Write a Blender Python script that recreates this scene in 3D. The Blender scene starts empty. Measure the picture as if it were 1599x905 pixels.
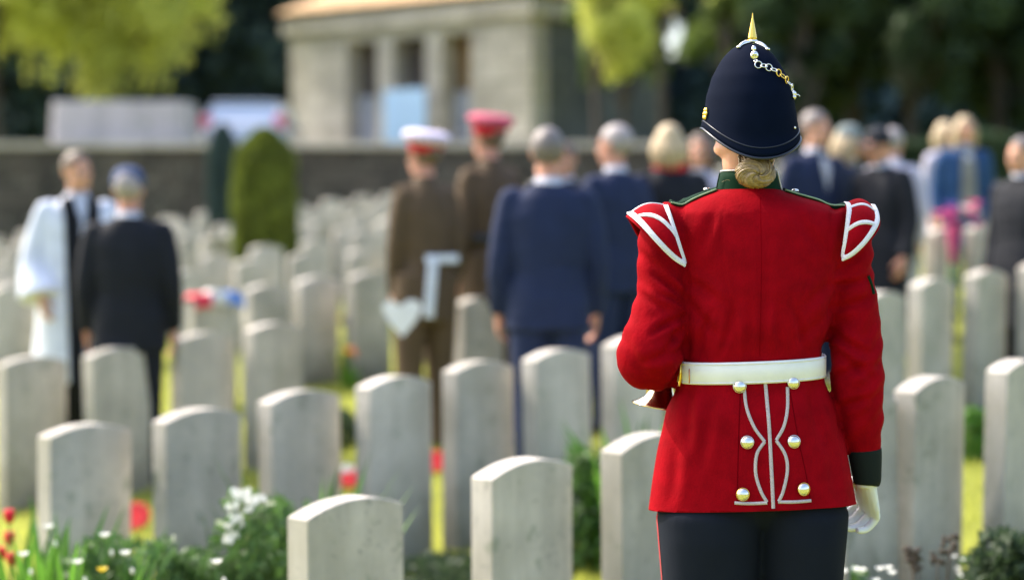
import bpy, bmesh, math, random
import numpy as np
from mathutils import Vector, Matrix, noise
from mathutils.bvhtree import BVHTree
random.seed(7); rng = np.random.default_rng(7)
R = math.radians
sc = bpy.context.scene
COL = sc.collection
ORIG = {}

# ------------------------------------------------------------------ camera maths
F, CX, CY, Y0, HC = 2700.0, 799.5, 452.5, 330.0, 1.4
PITCH = math.atan((CY - Y0) / F)
CAM = Vector((0, 0, HC))
def ray(px, py):
    x = (px - CX) / F; z = -(py - CY) / F
    c, s = math.cos(PITCH), math.sin(PITCH)
    return Vector((x, c + z * s, z * c - s))
def P(px, py, Y):
    r = ray(px, py); return CAM + r * (Y / r.y)
TH = R(50)
def plane_z(x, y):
    return -0.447 + 0.084 * x + 0.0527 * y
def sstep(a, b, t):
    t = max(0.0, min(1.0, (t - a) / (b - a))); return t * t * (3 - 2 * t)
YW = 3.7
XW = (1183 - CX) / F * YW
def ground_z(x, y):
    xx = max(-9, min(9, x)); yy = max(0, min(30, y))
    z = plane_z(xx, yy)
    d = math.hypot(x - XW, y - YW - 0.05)
    k = 1 - sstep(0.4, 1.25, d)
    z = z * (1 - k)
    if y > 30.3: z = 2.15
    return z
def G(px, py):
    r = ray(px, py)
    # CAM + t r on plane
    t = (-0.447 - HC) / (r.z - 0.084 * r.x - 0.0527 * r.y)
    p = CAM + r * t
    return Vector((p.x, p.y, plane_z(p.x, p.y)))

# ------------------------------------------------------------------ mesh helpers
class MB:
    def __init__(s): s.v = []; s.f = []
    def add(s, v, f):
        n = len(s.v); s.v += [tuple(p) for p in v]; s.f += [tuple(i + n for i in q) for q in f]; return s
    def xf(s, M):
        s.v = [tuple(M @ Vector(p)) for p in s.v]; return s
    def join(s, o): return s.add(o.v, o.f)

def me_from(mb, name='mesh'):
    me = bpy.data.meshes.new(name); me.from_pydata(mb.v, [], mb.f); me.validate(); me.update(); return me

def obj(name, data, mat, parent=None, smooth=True, local=False, label=None):
    me = me_from(data, name) if isinstance(data, MB) else data
    o = bpy.data.objects.new(name, me); COL.objects.link(o)
    if mat is not None:
        me.materials.clear(); me.materials.append(mat)
    if smooth: me.polygons.foreach_set('use_smooth', [True] * len(me.polygons))
    if parent is not None:
        og = ORIG.get(parent.name)
        if og is not None and not local: me.transform(Matrix.Translation(-og))
        o.parent = parent; ORIG[o.name] = og
    if label: o['label'] = label
    return o
def tag(o, label=None, cat=None, group=None, kind=None):
    if label: o['label'] = label
    if cat: o['category'] = cat
    if group: o['group'] = group
    if kind: o['kind'] = kind
    return o
def empty(name, loc, rz=0.0):
    o = bpy.data.objects.new(name, None); COL.objects.link(o)
    o.location = loc; o.rotation_euler.z = rz; o.empty_display_size = 0.1
    ORIG[o.name] = Vector(loc); return o
def copy_tree(o, parent=None):
    c = o.copy(); COL.objects.link(c)
    if parent is not None: c.parent = parent
    for ch in list(o.children): copy_tree(ch, c)
    return c

def ring(c, a, b, n=2.0, N=32, yaw=0.0, tilt=0.0):
    out = []
    for i in range(N):
        t = 2 * math.pi * i / N
        ct, st = math.cos(t), math.sin(t)
        x = a * math.copysign(abs(ct) ** (2 / n), ct); y = b * math.copysign(abs(st) ** (2 / n), st)
        X = x * math.cos(yaw) - y * math.sin(yaw); Y = x * math.sin(yaw) + y * math.cos(yaw)
        out.append((c[0] + X, c[1] + Y, c[2] + tilt * X))
    return out
def loft(rings, cap=True, closed=True):
    m = MB(); N = len(rings[0])
    for r in rings: m.v += [tuple(p) for p in r]
    for j in range(len(rings) - 1):
        for i in range(N if closed else N - 1):
            a = j * N + i; b = j * N + (i + 1) % N
            m.f.append((a, b, b + N, a + N))
    if cap:
        m.f.append(tuple(reversed(range(N)))); m.f.append(tuple((len(rings) - 1) * N + i for i in range(N)))
    return m
def catmull(pts, sub=6):
    pts = [np.array(p, float) for p in pts]
    if len(pts) < 3:
        return [pts[0] + (pts[1] - pts[0]) * i / sub for i in range(sub + 1)]
    P_ = [2 * pts[0] - pts[1]] + pts + [2 * pts[-1] - pts[-2]]
    out = []
    for i in range(1, len(P_) - 2):
        p0, p1, p2, p3 = P_[i - 1:i + 3]
        for k in range(sub):
            t = k / sub
            out.append(0.5 * ((2 * p1) + (-p0 + p2) * t + (2 * p0 - 5 * p1 + 4 * p2 - p3) * t * t + (-p0 + 3 * p1 - 3 * p2 + p3) * t ** 3))
    out.append(P_[-2]); return out
def tube(pts, radii, N=12, sub=5, sq=1.0, cap=True):
    """pts 3-vectors, radii per pt (or scalar); returns MB"""
    if not hasattr(radii, '__len__'): radii = [radii] * len(pts)
    q = [list(p) + [r] for p, r in zip(pts, radii)]
    q = catmull(q, sub) if sub > 1 else [np.array(x, float) for x in q]
    rings = []; up = None
    for i, c in enumerate(q):
        a = q[max(0, i - 1)][:3]; b = q[min(len(q) - 1, i + 1)][:3]
        t = Vector(b - a)
        if t.length < 1e-9: t = Vector((0, 0, 1))
        t.normalize()
        if up is None:
            up = Vector((0, 1, 0)) if abs(t.y) < 0.9 else Vector((1, 0, 0))
        u = (up - t * up.dot(t)).normalized(); w = t.cross(u); up = u
        r = max(c[3], 1e-4); cc = Vector(c[:3])
        rings.append([cc + (u * math.cos(2 * math.pi * k / N) * sq + w * math.sin(2 * math.pi * k / N)) * r for k in range(N)])
    return loft(rings, cap)
def ell(c, r, rot=None, N=16, M=10):
    m = MB(); vs = []
    for j in range(1, M):
        ph = math.pi * j / M
        for i in range(N):
            t = 2 * math.pi * i / N
            vs.append(Vector((r[0] * math.sin(ph) * math.cos(t), r[1] * math.sin(ph) * math.sin(t), r[2] * math.cos(ph))))
    vs.append(Vector((0, 0, r[2]))); vs.append(Vector((0, 0, -r[2])))
    if rot is not None: vs = [rot @ v for v in vs]
    m.v = [tuple(v + Vector(c)) for v in vs]
    for j in range(M - 2):
        for i in range(N):
            a = j * N + i; b = j * N + (i + 1) % N
            m.f.append((a, a + N, b + N, b))
    top, bot = (M - 1) * N, (M - 1) * N + 1
    for i in range(N):
        m.f.append((top, i, (i + 1) % N)); m.f.append((bot, (M - 2) * N + (i + 1) % N, (M - 2) * N + i))
    return m
def box(c, s, rz=0.0, bev=0.0):
    bm = bmesh.new(); bmesh.ops.create_cube(bm, size=1)
    bmesh.ops.scale(bm, vec=s, verts=bm.verts)
    if bev: bmesh.ops.bevel(bm, geom=bm.edges[:], offset=bev, segments=2, affect='EDGES', profile=0.6)
    bmesh.ops.rotate(bm, cent=(0, 0, 0), matrix=Matrix.Rotation(rz, 3, 'Z'), verts=bm.verts)
    bmesh.ops.translate(bm, vec=c, verts=bm.verts)
    m = MB(); bm.verts.index_update()
    m.v = [tuple(v.co) for v in bm.verts]; m.f = [tuple(v.index for v in f.verts) for f in bm.faces]; bm.free(); return m
def lathe(prof, N=32, M=None):
    """prof: (r,z) list; around z"""
    rings = [[(r * math.cos(2 * math.pi * i / N), r * math.sin(2 * math.pi * i / N), z) for i in range(N)] for r, z in prof]
    m = loft(rings, True)
    if M is not None: m.xf(M)
    return m
def torus(c, r1, r2, M=None, N=16, K=8):
    m = MB()
    for i in range(N):
        a = 2 * math.pi * i / N
        for k in range(K):
            b = 2 * math.pi * k / K
            m.v.append(((r1 + r2 * math.cos(b)) * math.cos(a), (r1 + r2 * math.cos(b)) * math.sin(a), r2 * math.sin(b)))
    for i in range(N):
        for k in range(K):
            m.f.append((i * K + k, ((i + 1) % N) * K + k, ((i + 1) % N) * K + (k + 1) % K, i * K + (k + 1) % K))
    if M is not None: m.xf(M)
    m.xf(Matrix.Translation(c)); return m
def voxel(mb, size, it=4, name='body'):
    me = me_from(mb, 'tmp'); o = bpy.data.objects.new('tmp', me); COL.objects.link(o)
    md = o.modifiers.new('r', 'REMESH'); md.mode = 'VOXEL'; md.voxel_size = size
    if it:
        sm = o.modifiers.new('s', 'SMOOTH'); sm.factor = 0.5; sm.iterations = it
    dg = bpy.context.evaluated_depsgraph_get(); dg.update()
    r = bpy.data.meshes.new_from_object(o.evaluated_get(dg)); r.name = name
    bpy.data.objects.remove(o); bpy.data.meshes.remove(me); return r
def coords(me):
    a = np.empty(len(me.vertices) * 3); me.vertices.foreach_get('co', a); return a.reshape(-1, 3)
def normals(me):
    a = np.empty(len(me.vertices) * 3); me.vertices.foreach_get('normal', a); return a.reshape(-1, 3)
def setco(me, c):
    me.vertices.foreach_set('co', c.reshape(-1)); me.update()
def bvh(me):
    return BVHTree.FromPolygons([v.co.copy() for v in me.vertices], [tuple(p.vertices) for p in me.polygons])
def quads(name, C, U, V):
    """C centres, U,V half-edge vectors (n,3) -> diamond-ish leaf quads"""
    n = len(C); v = np.empty((n, 4, 3))
    v[:, 0] = C - U; v[:, 1] = C + V; v[:, 2] = C + U; v[:, 3] = C - V
    me = bpy.data.meshes.new(name); me.vertices.add(n * 4); me.vertices.foreach_set('co', v.reshape(-1))
    me.loops.add(n * 4); me.loops.foreach_set('vertex_index', np.arange(n * 4, dtype=np.int32))
    me.polygons.add(n); me.polygons.foreach_set('loop_start', np.arange(0, n * 4, 4, dtype=np.int32))
    me.polygons.foreach_set('loop_total', np.full(n, 4, dtype=np.int32)); me.update(calc_edges=True); return me
def runit(n):
    a = rng.normal(size=(n, 3)); return a / np.linalg.norm(a, axis=1)[:, None]

# ------------------------------------------------------------------ materials
def newmat(name):
    m = bpy.data.materials.new(name); m.use_nodes = True; nt = m.node_tree
    b = nt.nodes['Principled BSDF']; return m, nt, b
def nd(nt, t, **k):
    n = nt.nodes.new(t)
    for a, v in k.items(): setattr(n, a, v)
    return n
def mat(name, col, rough=0.6, metal=0.0, var=0.15, scale=6.0, bump=0.0, bscale=60.0, sheen=0.0, transl=0.0, spec=0.5, sss=0.0, coat=0.0, bdist=0.002):
    m, nt, b = newmat(name); L = nt.links
    b.inputs['Roughness'].default_value = rough; b.inputs['Metallic'].default_value = metal
    b.inputs['Specular IOR Level'].default_value = spec
    tc = nd(nt, 'ShaderNodeTexCoord')
    n1 = nd(nt, 'ShaderNodeTexNoise'); n1.inputs['Scale'].default_value = scale; n1.inputs['Detail'].default_value = 5
    L.new(tc.outputs['Object'], n1.inputs['Vector'])
    cr = nd(nt, 'ShaderNodeValToRGB')
    e = cr.color_ramp.elements
    e[0].position = 0.3; e[1].position = 0.7
    e[0].color = tuple(c * (1 - var) for c in col) + (1,); e[1].color = tuple(min(1, c * (1 + var)) for c in col) + (1,)
    L.new(n1.outputs['Fac'], cr.inputs['Fac']); L.new(cr.outputs['Color'], b.inputs['Base Color'])
    if bump:
        n2 = nd(nt, 'ShaderNodeTexNoise'); n2.inputs['Scale'].default_value = bscale; n2.inputs['Detail'].default_value = 4
        L.new(tc.outputs['Object'], n2.inputs['Vector'])
        bp = nd(nt, 'ShaderNodeBump'); bp.inputs['Strength'].default_value = bump; bp.inputs['Distance'].default_value = bdist
        L.new(n2.outputs['Fac'], bp.inputs['Height']); L.new(bp.outputs['Normal'], b.inputs['Normal'])
    if sheen:
        b.inputs['Sheen Weight'].default_value = sheen; b.inputs['Sheen Roughness'].default_value = 0.5
        b.inputs['Sheen Tint'].default_value = tuple(min(1, c * 2 + 0.1) for c in col) + (1,)
    if sss:
        b.inputs['Subsurface Weight'].default_value = sss; b.inputs['Subsurface Radius'].default_value = (0.02, 0.006, 0.003)
        b.inputs['Subsurface Scale'].default_value = 1.0
    if coat: b.inputs['Coat Weight'].default_value = coat
    if transl:
        tr = nd(nt, 'ShaderNodeBsdfTranslucent'); L.new(cr.outputs['Color'], tr.inputs['Color'])
        mx = nd(nt, 'ShaderNodeMixShader'); mx.inputs[0].default_value = transl
        L.new(b.outputs[0], mx.inputs[1]); L.new(tr.outputs[0], mx.inputs[2]); L.new(mx.outputs[0], nt.nodes['Material Output'].inputs[0])
    return m
def stone_mat(name, col, dark, bs=1.0, lich=(0.30, 0.31, 0.24), rnd=True, scale=1.0, joints=None, splash=False):
    m, nt, b = newmat(name); L = nt.links
    b.inputs['Roughness'].default_value = 0.88; b.inputs['Specular IOR Level'].default_value = 0.25
    tc = nd(nt, 'ShaderNodeTexCoord'); oi = nd(nt, 'ShaderNodeObjectInfo')
    ad = nd(nt, 'ShaderNodeVectorMath', operation='MULTIPLY_ADD')
    L.new(tc.outputs['Object'], ad.inputs[0]); ad.inputs[1].default_value = (scale,) * 3
    cb = nd(nt, 'ShaderNodeCombineXYZ'); mu = nd(nt, 'ShaderNodeMath', operation='MULTIPLY'); mu.inputs[1].default_value = 37.0
    L.new(oi.outputs['Random'], mu.inputs[0])
    for i in range(3): L.new(mu.outputs[0], cb.inputs[i])
    L.new(cb.outputs[0], ad.inputs[2])
    def nz(s, d=6, r=0.6, src=None):
        n = nd(nt, 'ShaderNodeTexNoise'); n.inputs['Scale'].default_value = s; n.inputs['Detail'].default_value = d; n.inputs['Roughness'].default_value = r
        L.new(src or ad.outputs[0], n.inputs['Vector']); return n
    def ramp(n, p0, p1, c0, c1):
        r = nd(nt, 'ShaderNodeValToRGB'); e = r.color_ramp.elements; e[0].position = p0; e[1].position = p1; e[0].color = c0 + (1,); e[1].color = c1 + (1,)
        L.new(n.outputs['Fac'], r.inputs['Fac']); return r
    def mix(f, a, c2, mode='MIX'):
        x = nd(nt, 'ShaderNodeMix', data_type='RGBA', blend_type=mode)
        if isinstance(f, float): x.inputs[0].default_value = f
        else: L.new(f, x.inputs[0])
        for s, v in ((6, a), (7, c2)):
            if isinstance(v, tuple): x.inputs[s].default_value = v + (1,)
            else: L.new(v, x.inputs[s])
        return x.outputs[2]
    base = ramp(nz(3.0), 0.3, 0.72, dark, col).outputs[0]
    # streaks running down the face
    mp = nd(nt, 'ShaderNodeMapping'); mp.inputs['Scale'].default_value = (9, 9, 1.0); L.new(ad.outputs[0], mp.inputs['Vector'])
    st = ramp(nz(1.6, 4, .6, mp.outputs[0]), 0.42, 0.62, (0.72, 0.72, 0.70), (1, 1, 1))
    base = mix(0.55, base, st.outputs[0], 'MULTIPLY')
    sp = ramp(nz(34, 3, .7), 0.60, 0.70, (0, 0, 0), (1, 1, 1))
    base = mix(sp.outputs[0], base, tuple(c * 0.72 for c in dark))
    li = ramp(nz(11, 5, .65), 0.585, 0.67, (0, 0, 0), (0.8, 0.8, 0.8))
    base = mix(li.outputs[0], base, lich)
    if splash:      # soil splash and green algae low on the stone
        sx = nd(nt, 'ShaderNodeSeparateXYZ'); L.new(tc.outputs['Object'], sx.inputs[0])
        nn_ = nz(7, 5, .6); ml = nd(nt, 'ShaderNodeMath', operation='MULTIPLY_ADD'); L.new(nn_.outputs['Fac'], ml.inputs[0]); ml.inputs[1].default_value = -.55; L.new(sx.outputs['Z'], ml.inputs[2])
        rr_ = nd(nt, 'ShaderNodeMapRange'); L.new(ml.outputs[0], rr_.inputs[0]); rr_.inputs[1].default_value = -.25; rr_.inputs[2].default_value = .05; rr_.inputs[3].default_value = .75; rr_.inputs[4].default_value = 0
        base = mix(rr_.outputs[0], base, (0.17, 0.16, 0.11))
        bl = ramp(nz(2.4, 3, .5), 0.52, 0.70, (0, 0, 0), (0.55, 0.55, 0.55)); base = mix(bl.outputs[0], base, (0.40, 0.37, 0.30))
    if joints:
        sx = nd(nt, 'ShaderNodeSeparateXYZ'); L.new(tc.outputs['Object'], sx.inputs[0]); sm_ = nd(nt, 'ShaderNodeMath', operation='ADD'); L.new(sx.outputs['X'], sm_.inputs[0]); L.new(sx.outputs['Y'], sm_.inputs[1])
        cx_ = nd(nt, 'ShaderNodeCombineXYZ'); L.new(sm_.outputs[0], cx_.inputs[0]); L.new(sx.outputs['Z'], cx_.inputs[1])
        bk_ = nd(nt, 'ShaderNodeTexBrick'); bk_.inputs['Scale'].default_value = 1; bk_.inputs['Brick Width'].default_value = joints[0]; bk_.inputs['Row Height'].default_value = joints[1]; bk_.inputs['Mortar Size'].default_value = .014
        bk_.inputs['Color1'].default_value = (1, 1, 1, 1); bk_.inputs['Color2'].default_value = (.74, .73, .72, 1); bk_.inputs['Mortar'].default_value = (.45, .43, .40, 1); L.new(cx_.outputs[0], bk_.inputs['Vector'])
        base = mix(1.0, base, bk_.outputs['Color'], 'MULTIPLY')
    # per-object tone
    mr = nd(nt, 'ShaderNodeMapRange'); mr.inputs[3].default_value = 0.82; mr.inputs[4].default_value = 1.06
    L.new(oi.outputs['Random'], mr.inputs[0]); base = mix(1.0, base, mr.outputs[0], 'MULTIPLY')
    L.new(base, b.inputs['Base Color'])
    bp = nd(nt, 'ShaderNodeBump'); bp.inputs['Strength'].default_value = 0.5 * bs; bp.inputs['Distance'].default_value = 0.002
    L.new(nz(90, 8, .75).outputs['Fac'], bp.inputs['Height']); L.new(bp.outputs[0], b.inputs['Normal'])
    return m

M = {}
M['red'] = mat('red_wool', (0.265, 0.001, 0.006), 0.85, var=0.16, scale=26, bump=0.45, bscale=150, sheen=0.0, spec=0.05, bdist=0.0018)
M['green'] = mat('green_facing', (0.004, 0.026, 0.012), 0.8, var=0.1, bump=0.3, bscale=700, spec=0.08, bdist=0.0006)
M['navyh'] = mat('helmet_cloth', (0.003, 0.006, 0.017), 0.8, var=0.1, scale=20, bump=0.3, bscale=900, sheen=0.0, spec=0.03, bdist=0.0005)
M['rim'] = mat('helmet_binding', (0.01, 0.015, 0.03), 0.3, var=0.05)
M['trs'] = mat('dark_trouser', (0.011, 0.014, 0.023), 0.85, var=0.15, bump=0.3, bscale=600, spec=0.08, bdist=0.0006)
M['white'] = mat('white_leather', (0.88, 0.87, 0.85), 0.42, var=0.04, scale=30, bump=0.15, bscale=200)
M['lace'] = mat('white_braid', (0.74, 0.73, 0.74), 0.8, var=0.10, scale=300, bump=0.8, bscale=900, bdist=0.0008)
M['pipe'] = mat('grey_cord', (0.52, 0.46, 0.47), 0.8, var=0.15, scale=300, bump=0.8, bscale=900, bdist=0.0008)
M['glove'] = mat('white_cotton_glove', (0.80, 0.81, 0.84), 0.85, var=0.04, bump=0.3, bscale=900, bdist=0.0005)
M['silver'] = mat('silver_plate', (0.86, 0.84, 0.76), 0.16, 1.0, var=0.04)
M['gold'] = mat('gilt', (0.95, 0.62, 0.12), 0.2, 1.0, var=0.05)
M['brass'] = mat('bugle_brass', (0.85, 0.60, 0.28), 0.14, 1.0, var=0.04)
M['copper'] = mat('bugle_copper', (0.85, 0.36, 0.18), 0.16, 1.0, var=0.04)
M['black'] = mat('black_leather', (0.012, 0.012, 0.012), 0.35, var=0.1)
M['cuff'] = mat('black_cuff', (0.008, 0.013, 0.012), 0.85, var=0.1, bump=0.3, bscale=600, spec=0.2, bdist=0.0006)
M['seam'] = mat('seam_thread', (0.13, 0.001, 0.004), 0.9, var=0.1, spec=0.0)
M['seam2'] = mat('back_seam', (0.21, 0.001, 0.005), 0.9, var=0.1, spec=0.0)
M['skin'] = mat('skin', (0.62, 0.33, 0.22), 0.5, var=0.08, scale=30, bump=0.1, bscale=300, sss=0.25, spec=0.35)
M['skin2'] = mat('ruddy_skin', (0.55, 0.27, 0.19), 0.5, var=0.10, scale=30, sss=0.2, spec=0.35)
M['eye'] = mat('eye', (0.03, 0.02, 0.015), 0.2)
M['blond'] = mat('blond_hair', (0.30, 0.205, 0.10), 0.42, var=0.35, scale=120, bump=0.6, bscale=300)
M['stone'] = stone_mat('headstone_stone', (0.72, 0.66, 0.585), (0.46, 0.43, 0.385), splash=True)
M['build'] = stone_mat('pavilion_stone', (0.75, 0.69, 0.61), (0.59, 0.54, 0.475), scale=.4, joints=(.8, .38))
M['altar'] = stone_mat('altar_stone', (0.58, 0.53, 0.53), (0.46, 0.43, 0.44), scale=.4)
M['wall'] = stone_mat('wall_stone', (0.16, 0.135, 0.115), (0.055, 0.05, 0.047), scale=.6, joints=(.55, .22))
M['tile'] = mat('roof_tile', (0.52, 0.33, 0.17), 0.8, var=0.25, scale=4, bump=1, bscale=12, bdist=.02)

# lawn ground
def ground_mat():
    m, nt, b = newmat('lawn'); L = nt.links
    tc = nd(nt, 'ShaderNodeTexCoord')
    n1 = nd(nt, 'ShaderNodeTexNoise'); n1.inputs['Scale'].default_value = 1.2; n1.inputs['Detail'].default_value = 8
    n2 = nd(nt, 'ShaderNodeTexNoise'); n2.inputs['Scale'].default_value = 60; n2.inputs['Detail'].default_value = 6
    for n in (n1, n2): L.new(tc.outputs['Object'], n.inputs['Vector'])
    mm = nd(nt, 'ShaderNodeMath', operation='ADD'); L.new(n1.outputs['Fac'], mm.inputs[0]); L.new(n2.outputs['Fac'], mm.inputs[1])
    hm = nd(nt, 'ShaderNodeMath', operation='MULTIPLY'); hm.inputs[1].default_value = 0.5; L.new(mm.outputs[0], hm.inputs[0])
    cr = nd(nt, 'ShaderNodeValToRGB'); e = cr.color_ramp.elements
    e[0].position = 0.35; e[0].color = (0.13, 0.16, 0.02, 1); e[1].position = 0.6; e[1].color = (0.32, 0.34, 0.04, 1)
    L.new(hm.outputs[0], cr.inputs['Fac']); L.new(cr.outputs[0], b.inputs['Base Color']); b.inputs['Roughness'].default_value = 0.9
    bp = nd(nt, 'ShaderNodeBump'); bp.inputs['Strength'].default_value = 1; bp.inputs['Distance'].default_value = 0.03
    L.new(n2.outputs['Fac'], bp.inputs['Height']); L.new(bp.outputs[0], b.inputs['Normal']); return m
M['lawn'] = ground_mat()
M['blade'] = mat('grass_blade', (0.56, 0.58, 0.11), 0.6, var=0.25, scale=3, transl=0.55)
M['soil'] = mat('soil', (0.06, 0.045, 0.03), 0.95, var=0.3, scale=20, bump=1, bscale=60, bdist=.01)
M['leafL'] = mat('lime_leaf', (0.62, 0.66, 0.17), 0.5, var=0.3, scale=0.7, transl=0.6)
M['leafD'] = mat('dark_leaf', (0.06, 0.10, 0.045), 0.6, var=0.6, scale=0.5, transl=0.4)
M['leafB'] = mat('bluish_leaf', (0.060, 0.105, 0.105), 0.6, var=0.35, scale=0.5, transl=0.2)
M['leafC'] = mat('conifer_leaf', (0.16, 0.20, 0.03), 0.6, var=0.5, scale=5, transl=0.3)
M['leafP'] = mat('plant_leaf', (0.085, 0.17, 0.045), 0.5, var=0.5, scale=10, transl=0.4)
M['leafS'] = mat('spear_leaf', (0.10, 0.24, 0.03), 0.4, var=0.3, scale=10, transl=0.5)
M['bark'] = mat('bark', (0.07, 0.055, 0.045), 0.9, var=0.4, scale=6, bump=1, bscale=25, bdist=.02)
M['dry'] = mat('dried_leaf', (0.07, 0.05, 0.035), 0.8, var=0.3)
M['poppy'] = mat('poppy_red', (0.85, 0.02, 0.035), 0.6, var=0.2, scale=60, transl=0.2)
M['petalW'] = mat('white_petal', (0.85, 0.85, 0.82), 0.6, var=0.05, transl=0.3)
M['petalO'] = mat('orange_petal', (0.80, 0.22, 0.05), 0.6, var=0.2, transl=0.3)
M['petalY'] = mat('yellow_petal', (0.80, 0.58, 0.03), 0.6, var=0.2, transl=0.3)
M['petalP'] = mat('pink_petal', (0.65, 0.10, 0.28), 0.6, var=0.2, transl=0.3)
M['petalV'] = mat('violet_petal', (0.12, 0.08, 0.35), 0.6, var=0.2, transl=0.3)
M['paper'] = mat('white_paper', (0.85, 0.86, 0.90), 0.7, var=0.02)
M['flagB'] = mat('flag_blue', (0.10, 0.25, 0.65), 0.7, var=0.05)
M['flagR'] = mat('flag_red', (0.75, 0.03, 0.06), 0.7, var=0.05)

# ------------------------------------------------------------------ world, sun, camera
SUN_EL, SUN_AZ = R(48), R(59)      # azimuth: to the left of straight away from the camera
w = bpy.data.worlds.new('World'); sc.world = w; w.use_nodes = True
nt = w.node_tree; bg = nt.nodes['Background']; sky = nt.nodes.new('ShaderNodeTexSky')
sky.sky_type = 'NISHITA'; sky.sun_disc = False; sky.sun_elevation = SUN_EL; sky.sun_rotation = -SUN_AZ
sky.air_density = 1.0; sky.dust_density = 4.5; sky.ozone_density = 1.0
nt.links.new(sky.outputs[0], bg.inputs[0]); bg.inputs[1].default_value = 0.47
sd = bpy.data.lights.new('sun', 'SUN'); sd.energy = 5.0; sd.angle = R(0.5); sd.color = (1, 0.93, 0.80)
so = bpy.data.objects.new('sun', sd); COL.objects.link(so)
sdir = Vector((-math.sin(SUN_AZ) * math.cos(SUN_EL), math.cos(SUN_AZ) * math.cos(SUN_EL), math.sin(SUN_EL)))
so.rotation_euler = sdir.to_track_quat('Z', 'Y').to_euler()
cd = bpy.data.cameras.new('camera'); co = bpy.data.objects.new('camera', cd); COL.objects.link(co); sc.camera = co
cd.sensor_width = 36; cd.lens = 36 * F / 1599; cd.clip_end = 1000; cd.clip_start = 0.05
co.location = CAM; co.rotation_euler = (math.pi / 2 - PITCH, 0, 0)
cd.dof.use_dof = True; cd.dof.focus_distance = YW - 0.09; cd.dof.aperture_fstop = cd.lens / 43.0
sc.view_settings.view_transform = 'Standard'; sc.view_settings.look = 'None'; sc.view_settings.exposure = 0
sc.cycles.use_denoising = True; sc.cycles.max_bounces = 6; sc.cycles.transparent_max_bounces = 4
sc.cycles.caustics_reflective = False; sc.cycles.caustics_refractive = False
sc.cycles.sample_clamp_indirect = 6

# ------------------------------------------------------------------ ground
def build_ground():
    xs = np.concatenate([np.linspace(-300, -14, 14), np.arange(-12, 12.01, 0.25), np.linspace(14, 300, 14)])
    ys = np.concatenate([np.linspace(-60, -2, 8), np.arange(-1, 30.01, 0.25), [30.3, 30.32], np.linspace(31, 60, 20), np.linspace(80, 600, 10)])
    m = MB(); nx = len(xs)
    for y in ys:
        for x in xs:
            m.v.append((x, y, ground_z(x, y) + 0.012 * noise.noise(Vector((x * 0.9, y * 0.9, 0))) * (1 if 4 < y < 30 else 0)))
    for j in range(len(ys) - 1):
        for i in range(nx - 1):
            a = j * nx + i; m.f.append((a, a + 1, a + nx + 1, a + nx))
    tag(obj('ground', m, M['lawn']), kind='structure')
    # grass blades, denser where the strips of lawn show
    n = 150000
    Y = 4.2 + (rng.random(n) ** 1.3) * 13; X = (rng.random(n) * 2 - 1) * (0.33 * Y + 0.6)
    Z = np.array([ground_z(a, b) for a, b in zip(X, Y)])
    h = 0.03 + 0.025 * rng.random(n); a = rng.random(n) * 6.283; wd = 0.0022 + 0.0006 * Y / 5
    C = np.c_[X, Y, Z + h * 0.5]
    lean = rng.normal(size=(n, 2)) * 0.35
    U = np.c_[lean[:, 0] * h * .5, lean[:, 1] * h * .5, h * 0.5]
    V = np.c_[np.cos(a) * wd, np.sin(a) * wd, np.zeros(n)]
    o = obj('grass', quads('grass', C, U, V), M['blade'], smooth=False); tag(o, 'short bright green lawn between the rows of headstones', 'grass', kind='stuff')
build_ground()

# ------------------------------------------------------------------ headstones
SW, ST, SH = 0.38, 0.085, 0.81
def stone_mesh():
    bm = bmesh.new(); pts = [(-SW / 2, -0.25), (SW / 2, -0.25)]
    n = 18
    for i in range(n + 1):
        t = i / n; x = SW / 2 - SW * t; pts.append((x, SH - 0.036 * (abs(2 * t - 1) ** 2.0)))
    vs = [bm.verts.new((x, -ST / 2, z)) for x, z in pts]; f = bm.faces.new(vs)
    r = bmesh.ops.extrude_face_region(bm, geom=[f]); vv = [g for g in r['geom'] if isinstance(g, bmesh.types.BMVert)]
    bmesh.ops.translate(bm, vec=(0, ST, 0), verts=vv)
    bmesh.ops.recalc_face_normals(bm, faces=bm.faces)
    ed = [e for e in bm.edges if len(e.link_faces) == 2 and e.calc_face_angle(0) > R(30)]
    bmesh.ops.bevel(bm, geom=ed, offset=0.004, segments=2, affect='EDGES', profile=0.5)
    me = bpy.data.meshes.new('headstone'); bm.to_mesh(me); bm.free(); me.materials.append(M['stone']); return me
SM = stone_mesh()
NSTONE = []
def add_stone(x, y, label, group, dth=0.0):
    o = bpy.data.objects.new('headstone', SM); COL.objects.link(o)
    o.location = (x, y, ground_z(x, y)); o.rotation_euler = (R(random.uniform(-1.1, 1.1)), R(random.uniform(-1.1, 1.1)), TH + R(dth))
    tag(o, label, 'headstone', group); NSTONE.append(o); return o
def solve(xl, yt):
    """position of the stone whose left outer corner projects to column xl and apex to row yt"""
    c, s = math.cos(TH), math.sin(TH)
    Y = 8.0; X = 0
    for _ in range(60):
        # back-left corner = centre + (-c*SW/2 - s*ST/2, -s*SW/2 + c*ST/2)
        ox, oy = -c * SW / 2 - s * ST / 2, -s * SW / 2 + c * ST / 2
        X = (xl - CX) / F * (Y + oy) - ox
        r = ray(X / Y * F + CX, yt); k = r.z / r.y
        Y = (HC - (-0.447 + 0.084 * X) - SH) / (0.0527 - k)
    return X, Y
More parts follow.
